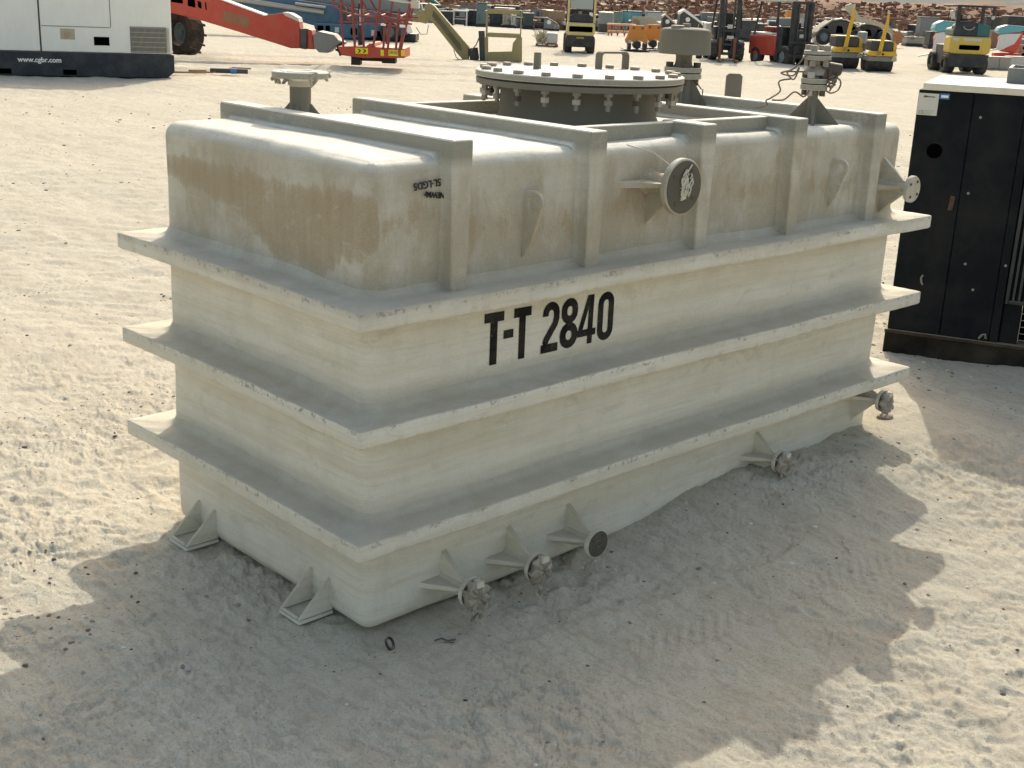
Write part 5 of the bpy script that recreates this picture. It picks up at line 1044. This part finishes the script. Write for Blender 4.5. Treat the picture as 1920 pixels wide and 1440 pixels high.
far(1190, 57, 23, 36, "light_blue_unit", "light blue hopper unit above the orange ring frame, left of its twin", "hopper unit", LTEAL, 'stand', group="light blue hopper units"); far(1223, 59, 27, 37, "light_blue_unit", "light blue hopper unit, the wider one above the compactor plates", "hopper unit", LTEAL, 'stand', group="light blue hopper units")
far(1255, 64, 30, 36, "slanted_compressor", "dark slant-hood compressor, the smaller one left of its larger neighbour", "compressor", DARK, 'slant'); far(1296, 68, 50, 48, "slanted_compressor", "large dark compressor with a white slanting hood and round badge above the vent cap", "compressor", DARK, 'slant', roof=WHITE)
far(1144, 36, 14, 30, "pale_tower", "pale upright tower unit against the brown bank right of the cream forklift", "tower unit", PALE, 'tank')
far(1401, 76, 34, 37, "site_generator", "dark grey boxed unit immediately right of the black forklift", "generator", DARK, roof=DARK); far(1427, 77, 20, 33, "site_generator", "dark boxed unit with a pale lid left of the pale cab", "generator", DARK)
far(1447, 74, 24, 36, "pale_cab", "pale grey cab vehicle left of the red forklift's mast", "cab vehicle", PALE, 'cab'); far(1421, 48, 40, 20, "white_canopy", "long white canopy behind the dark boxes right of the black forklift", "canopy", BEIGE, 'frame')
far(1481, 62, 16, 40, "orange_cabinet", "orange cabinet seen through the red forklift's left window", "cabinet", ORG, roof=BEIGE); far(1500, 60, 18, 34, "tan_cabinet", "tan cabinet seen through the red forklift's mast", "cabinet", BEIGE, roof=BEIGE)
far(1540, 66, 26, 30, "grey_truck", "dark truck with a white stripe right of the red forklift's mast", "truck", DARK, 'cab')
far(1738, 84, 34, 46, "dark_hopper", "dark grey hopper box left of the film-wrapped red machine", "hopper", GREY, roof=GREY); far(1765, 72, 36, 50, "yellow_canopy", "pale yellow flat canopy behind the film-wrapped red machine", "canopy", DARK, 'frame', roof=paint("pale_yellow_roof", (.75, .70, .40), .5, .2))
far(1748, 92, 15, 30, "black_cabinet", "black upright cabinet immediately left of the wrapped machine's foot", "cabinet", BLACK, roof=BLACK)
far(1716, 88, 34, 16, "grey_block_pile", "low grey wrapped block pile between the right roller and the black cabinet", "block pile", STONE, roof=STONE); far(1694, 62, 50, 14, "flatbed_trailer", "long low flatbed trailer with pale deck beyond the rollers", "trailer", RUST, 'frame', roof=PALE)
far(1858, 80, 28, 46, "dark_truck", "dark truck body right of the yellow forklift's guard", "truck", DARK, roof=DARK); far(1873, 50, 20, 20, "ochre_box", "ochre yellow box above the right wrapped machine", "box", paint("ochre_paint", (.42, .26, .06), .6, .4), roof=OLIVE)
far(1906, 80, 44, 48, "dark_trailer", "dark boxed trailer with a pale top at the right edge", "trailer", DARK, roof=WHITE)
# fallen excavator arms / black shells behind the rollers
def shell_machine(u, v, s_, label, mat):
    p = Px(u, v); f = p.root("black_loader", label, "loader", "black machines behind the rollers")
    m = MB(); m.prism([(-1.5*s_, .35), (1.5*s_, .35), (1.5*s_, .8*s_), (1.1*s_, 1.15*s_), (.3*s_, 1.5*s_), (-.5*s_, 1.55*s_), (-1.1*s_, 1.1*s_), (-1.5*s_, .7*s_)], 0, 1.6); b = sub("body", m, mat, f, .08)
    m = MB(); m.prism([(-.6*s_, 1.58*s_), (.3*s_, 1.53*s_), (1.2*s_, 1.2*s_), (1.2*s_, 1.26*s_), (.3*s_, 1.6*s_), (-.6*s_, 1.64*s_)], -.05, 1.65); sub("roof_sheet", m, WHITE, f, .01)
    for x in (-.9*s_, .0, .8*s_): m = MB(); m.prism([(x-.28*s_, .75*s_), (x+.22*s_, .75*s_), (x+.1*s_, 1.15*s_), (x-.2*s_, 1.2*s_)], -.012, .0); sub("window", m, VOID, b, 0)
    for x in (-1.0*s_, 1.0*s_): wheel(f, x, -.1, .42, .42, .3)
    m = MB(); m.tube([(-1.5*s_, -.1, .3), (-1.25*s_, -.1, 1.0*s_), (-.6*s_, -.1, 1.5*s_), (.0, -.1, 1.6*s_)], .05, 6); sub("guard_bar", m, SILV, f, 0)
shell_machine(1572, 86, .84, "black machine with curved guard bar behind the left yellow roller", DARK); shell_machine(1626, 86, .76, "black machine with white roof sheet between the two yellow rollers", BLACK)
far(1618, 98, 18, 34, "grey_drum_unit", "grey low unit standing between the two yellow rollers", "unit", GREY, 'tank')
p = Px(1685, 92); f = p.root("excavator_boom", "fallen tan and orange excavator arm with its bucket end resting right of the rollers", "excavator arm")
m = MB(); m.prism(p.P(1586, 14, 1596, 10, 1612, 34, 1650, 44, 1694, 66, 1692, 72, 1650, 52, 1606, 42, 1586, 20), .5, .8); sub("arm", m, BEIGE, f, .02)
m = MB(); m.prism(p.P(1676, 60, 1688, 60, 1697, 70, 1688, 84, 1680, 90, 1684, 72), .3, 1.0); sub("bucket", m, paint("rusty_orange_bucket", (.36, .15, .06), .6, .4), f, .02)
p = Px(1532, 82); f = p.root("orange_grapple", "orange and cream grapple head right of the red forklift's mast", "grapple")
m = MB(); m.prism(p.P(1524, 56, 1533, 54, 1541, 62, 1538, 72, 1530, 76, 1525, 68), 0, .4); m.prism(p.P(1545, 46, 1553, 47, 1552, 58, 1546, 58), .1, .4); sub("jaw", m, CORAL, f, .03); m = MB(); m.cyl((p.c(1540, 64)[0], -.1, p.c(1540, 64)[1]), (p.c(1540, 64)[0], .5, p.c(1540, 64)[1]), .16, n=14); m.box(-.2, .3, .0, .4, 0, .35); sub("jaw_base", m, PALE, f, .01)
# --- small things on the sand close by
d = thing("black_ring", (gp(731, 1207).x, gp(731, 1207).y, gz(gp(731, 1207).x, gp(731, 1207).y)+.008), .4, "small dark metal ring half buried in the shaded sand by the tank's near corner", "ring")
m = MB(); m.tube([(.017*math.cos(a), .010*math.sin(a), .008+.017*math.sin(a)) for a in np.linspace(0, 2*pi, 21)[:-1]], .0045, 8, True); sub("ring", m, BLACK, d, 0)
q = gp(833, 1197); d = thing("dead_twig", (q.x, q.y, gz(q.x, q.y)), YAW-pi/2, "short dark twig lying in the shade below the tank's side", "twig")
m = MB(); m.tube([(-.03, 0, .006), (-.01, .008, .010), (.012, .0, .007), (.035, .006, .010)], .0030, 6); m.tube([(-.005, .006, .008), (.018, -.010, .008), (.03, -.008, .006)], .002, 5); sub("twig", m, DARK, d, 0)
def rock(u, v, r, label, col, seed):
    q = gp(u, v); bm = bmesh.new(); bmesh.ops.create_icosphere(bm, subdivisions=3, radius=1); rq = random.Random(seed); o_ = rq.random()*9
    for w_ in bm.verts:
        c = w_.co; k = 1+.5*float(vn(c.x*1.3+o_, c.y*1.3+c.z*1.7, 5))+.2*float(vn(c.x*4+o_, c.y*4+c.z*3, 6)); w_.co = Vector((c.x*1.5*r*k, c.y*r*k, c.z*.55*r*k))
    mb = MB(); bm.verts.index_update(); mb.add([w_.co[:] for w_ in bm.verts], [tuple(x.index for x in f.verts) for f in bm.faces]); bm.free()
    o = mb.build("stone", paint("stone_%d" % seed, col, .9, .4), None); o.location = (q.x, q.y, gz(q.x, q.y)+r*.25); o.rotation_euler = (0, 0, rq.random()*3); tag(o, label, "stone", "loose stones")
rock(1655, 822, .028, "flat grey stone in the sunlit sand strip right of the tank's far corner", (.30, .26, .21), 1); rock(1338, 1097, .007, "small white pebble alone in the shaded sand right of the tank", (.75, .73, .70), 2)
rock(352, 1248, .011, "pale lump in the deep shade left of the near bracket", (.45, .44, .42), 3); rock(1310, 1072, .008, "dark pebble beside the small white pebble", (.10, .08, .07), 4)
# --- far bank and scrap rows (setting)
def bank(dist, h, name, mat, a0, a1, rough, seed, z0=-.3, step=.8, depth=8):
    rows = []; n = int(R(a1-a0)*dist/step); V = []; F = []
    for i in range(n+1):
        a = YAW-R(a0)-(R(a1-a0))*i/n; hh = h*(1+rough*float(vn(i*.13, 0, seed))+rough*.6*float(vn(i*.5, 3, seed+1)))
        for k, (dd, zz_) in enumerate(((0, z0), (depth*.15, hh*.33), (depth*.2, hh*.36), (depth*.5, hh*.68), (depth*.55, hh*.72), (depth, hh), (depth*3, hh*.9))):
            r = dist+dd+.5*float(vn(i*.3, k, seed+2)); V.append((CAMP.x+r*math.cos(a), CAMP.y+r*math.sin(a), zz_+.15*float(vn(i*.8, k*3, seed+3))))
    for i in range(n):
        for k in range(6): q = i*7+k; F.append((q, q+7, q+8, q+1))
    m = MB(); m.add(V, F); o = m.build(name, mat, None); tag(o, kind='structure')
def ground_like(name, c1, c2, sc_):
    m, nt, bs = newmat(name); P = N(nt, 'ShaderNodeNewGeometry').outputs['Position']
    c = mix(nt, ramp(nt, noise(nt, P, sc_, 7, .75), [(.38, 0), (.62, 1)]), c1, c2); c = mix(nt, mth(nt, 'MULTIPLY', ramp(nt, noise(nt, mapping(nt, P, (1, 1, 4)), sc_*3, 5, .8), [(.56, 0), (.66, 1)]), .4), c, (.30, .24, .18))
    nt.links.new(c, bs.inputs['Base Color']); bs.inputs['Roughness'].default_value = .95; return m
bank(104, 2.6, "earth_bank", ground_like("red_brown_earth", (.17, .085, .05), (.26, .15, .09), .35), -32, 32, .25, 90)
bank(165, 5.5, "far_ridge", ground_like("grey_green_ridge", (.13, .135, .12), (.19, .19, .17), .08), -40, 40, .25, 95, step=2, depth=20)
def scrap(name, label, dist, width, n, cols, a0, a1, zr, sz, seed):
    rq = random.Random(seed); m = MB(); mats = []
    me_v = MB(); idx = []
    for k in range(n):
        a = YAW-R(a0)-R(a1-a0)*rq.random(); r = dist+width*rq.random(); z = (zr[0]+(zr[1]-zr[0])*rq.random())+ (r-dist)/max(width, .1)*zr[2]
        c = Vector((CAMP.x+r*math.cos(a), CAMP.y+r*math.sin(a), z)); s = [rq.uniform(*sz)*rq.choice((.4, 1, 1.6)) for _ in range(3)]; s[2] = min(s[2], sz[1]*.9)
        rot = Matrix.Rotation(rq.random()*3, 3, 'Z') @ Matrix.Rotation(rq.uniform(-.5, .5) if zr[2] > 1.5 else rq.uniform(-.08, .08), 3, 'X'); f0 = len(me_v.f)
        if rq.random() < .6: t = MB(); t.box(-s[0]/2, s[0]/2, -s[1]/2, s[1]/2, -s[2]/2, s[2]/2)
        else: t = MB(); t.cyl((-s[0], 0, 0), (s[0], 0, 0), s[2]*.3, n=8)
        me_v.add([c+rot @ Vector(v) for v in t.v], t.f); idx += [rq.randrange(len(cols))]*len(t.f)
    me = bpy.data.meshes.new(name); me.from_pydata(me_v.v, [], me_v.f)
    for c in cols: me.materials.append(c)
    me.polygons.foreach_set('material_index', idx); o = bpy.data.objects.new(name, me); link(o); tag(o, label, "scrap heap", kind='stuff')
RB = paint("red_brown_scrap", (.27, .14, .095), .8, .3, scale=.6); TB = paint("tan_scrap", (.36, .24, .15), .8, .3, scale=.6); GB = paint("grey_scrap", (.24, .23, .22), .7, .3, scale=.6)
scrap("scrap_heaps", "far mass of red-brown and tan scrap and timber heaped along the earth bank", 98, 12, 5000, [RB, RB, RB, TB, RUST, RB, RUST], -10, 32, (-.15, .2, 2.3), (.1, .38), 31)
scrap("machinery_rows", "far jumble of dark and pale machinery parked in rows before the bank", 92, 10, 900, [DARK, GREY, NAVY, GREY, DARK, GB, SAGE, PALE], -34, -7, (.2, 1.2, 1.7), (.4, 1.5), 33)
scrap("machinery_clutter", "thin line of mixed parts and timber standing along the edge of the open sand", 80, 7, 1000, [DARK, RB, GREY, TB, GREY, DARK, NAVY, GREY, BEIGE, PALE], -28, 24, (.1, .5, .3), (.25, 1.2), 35)
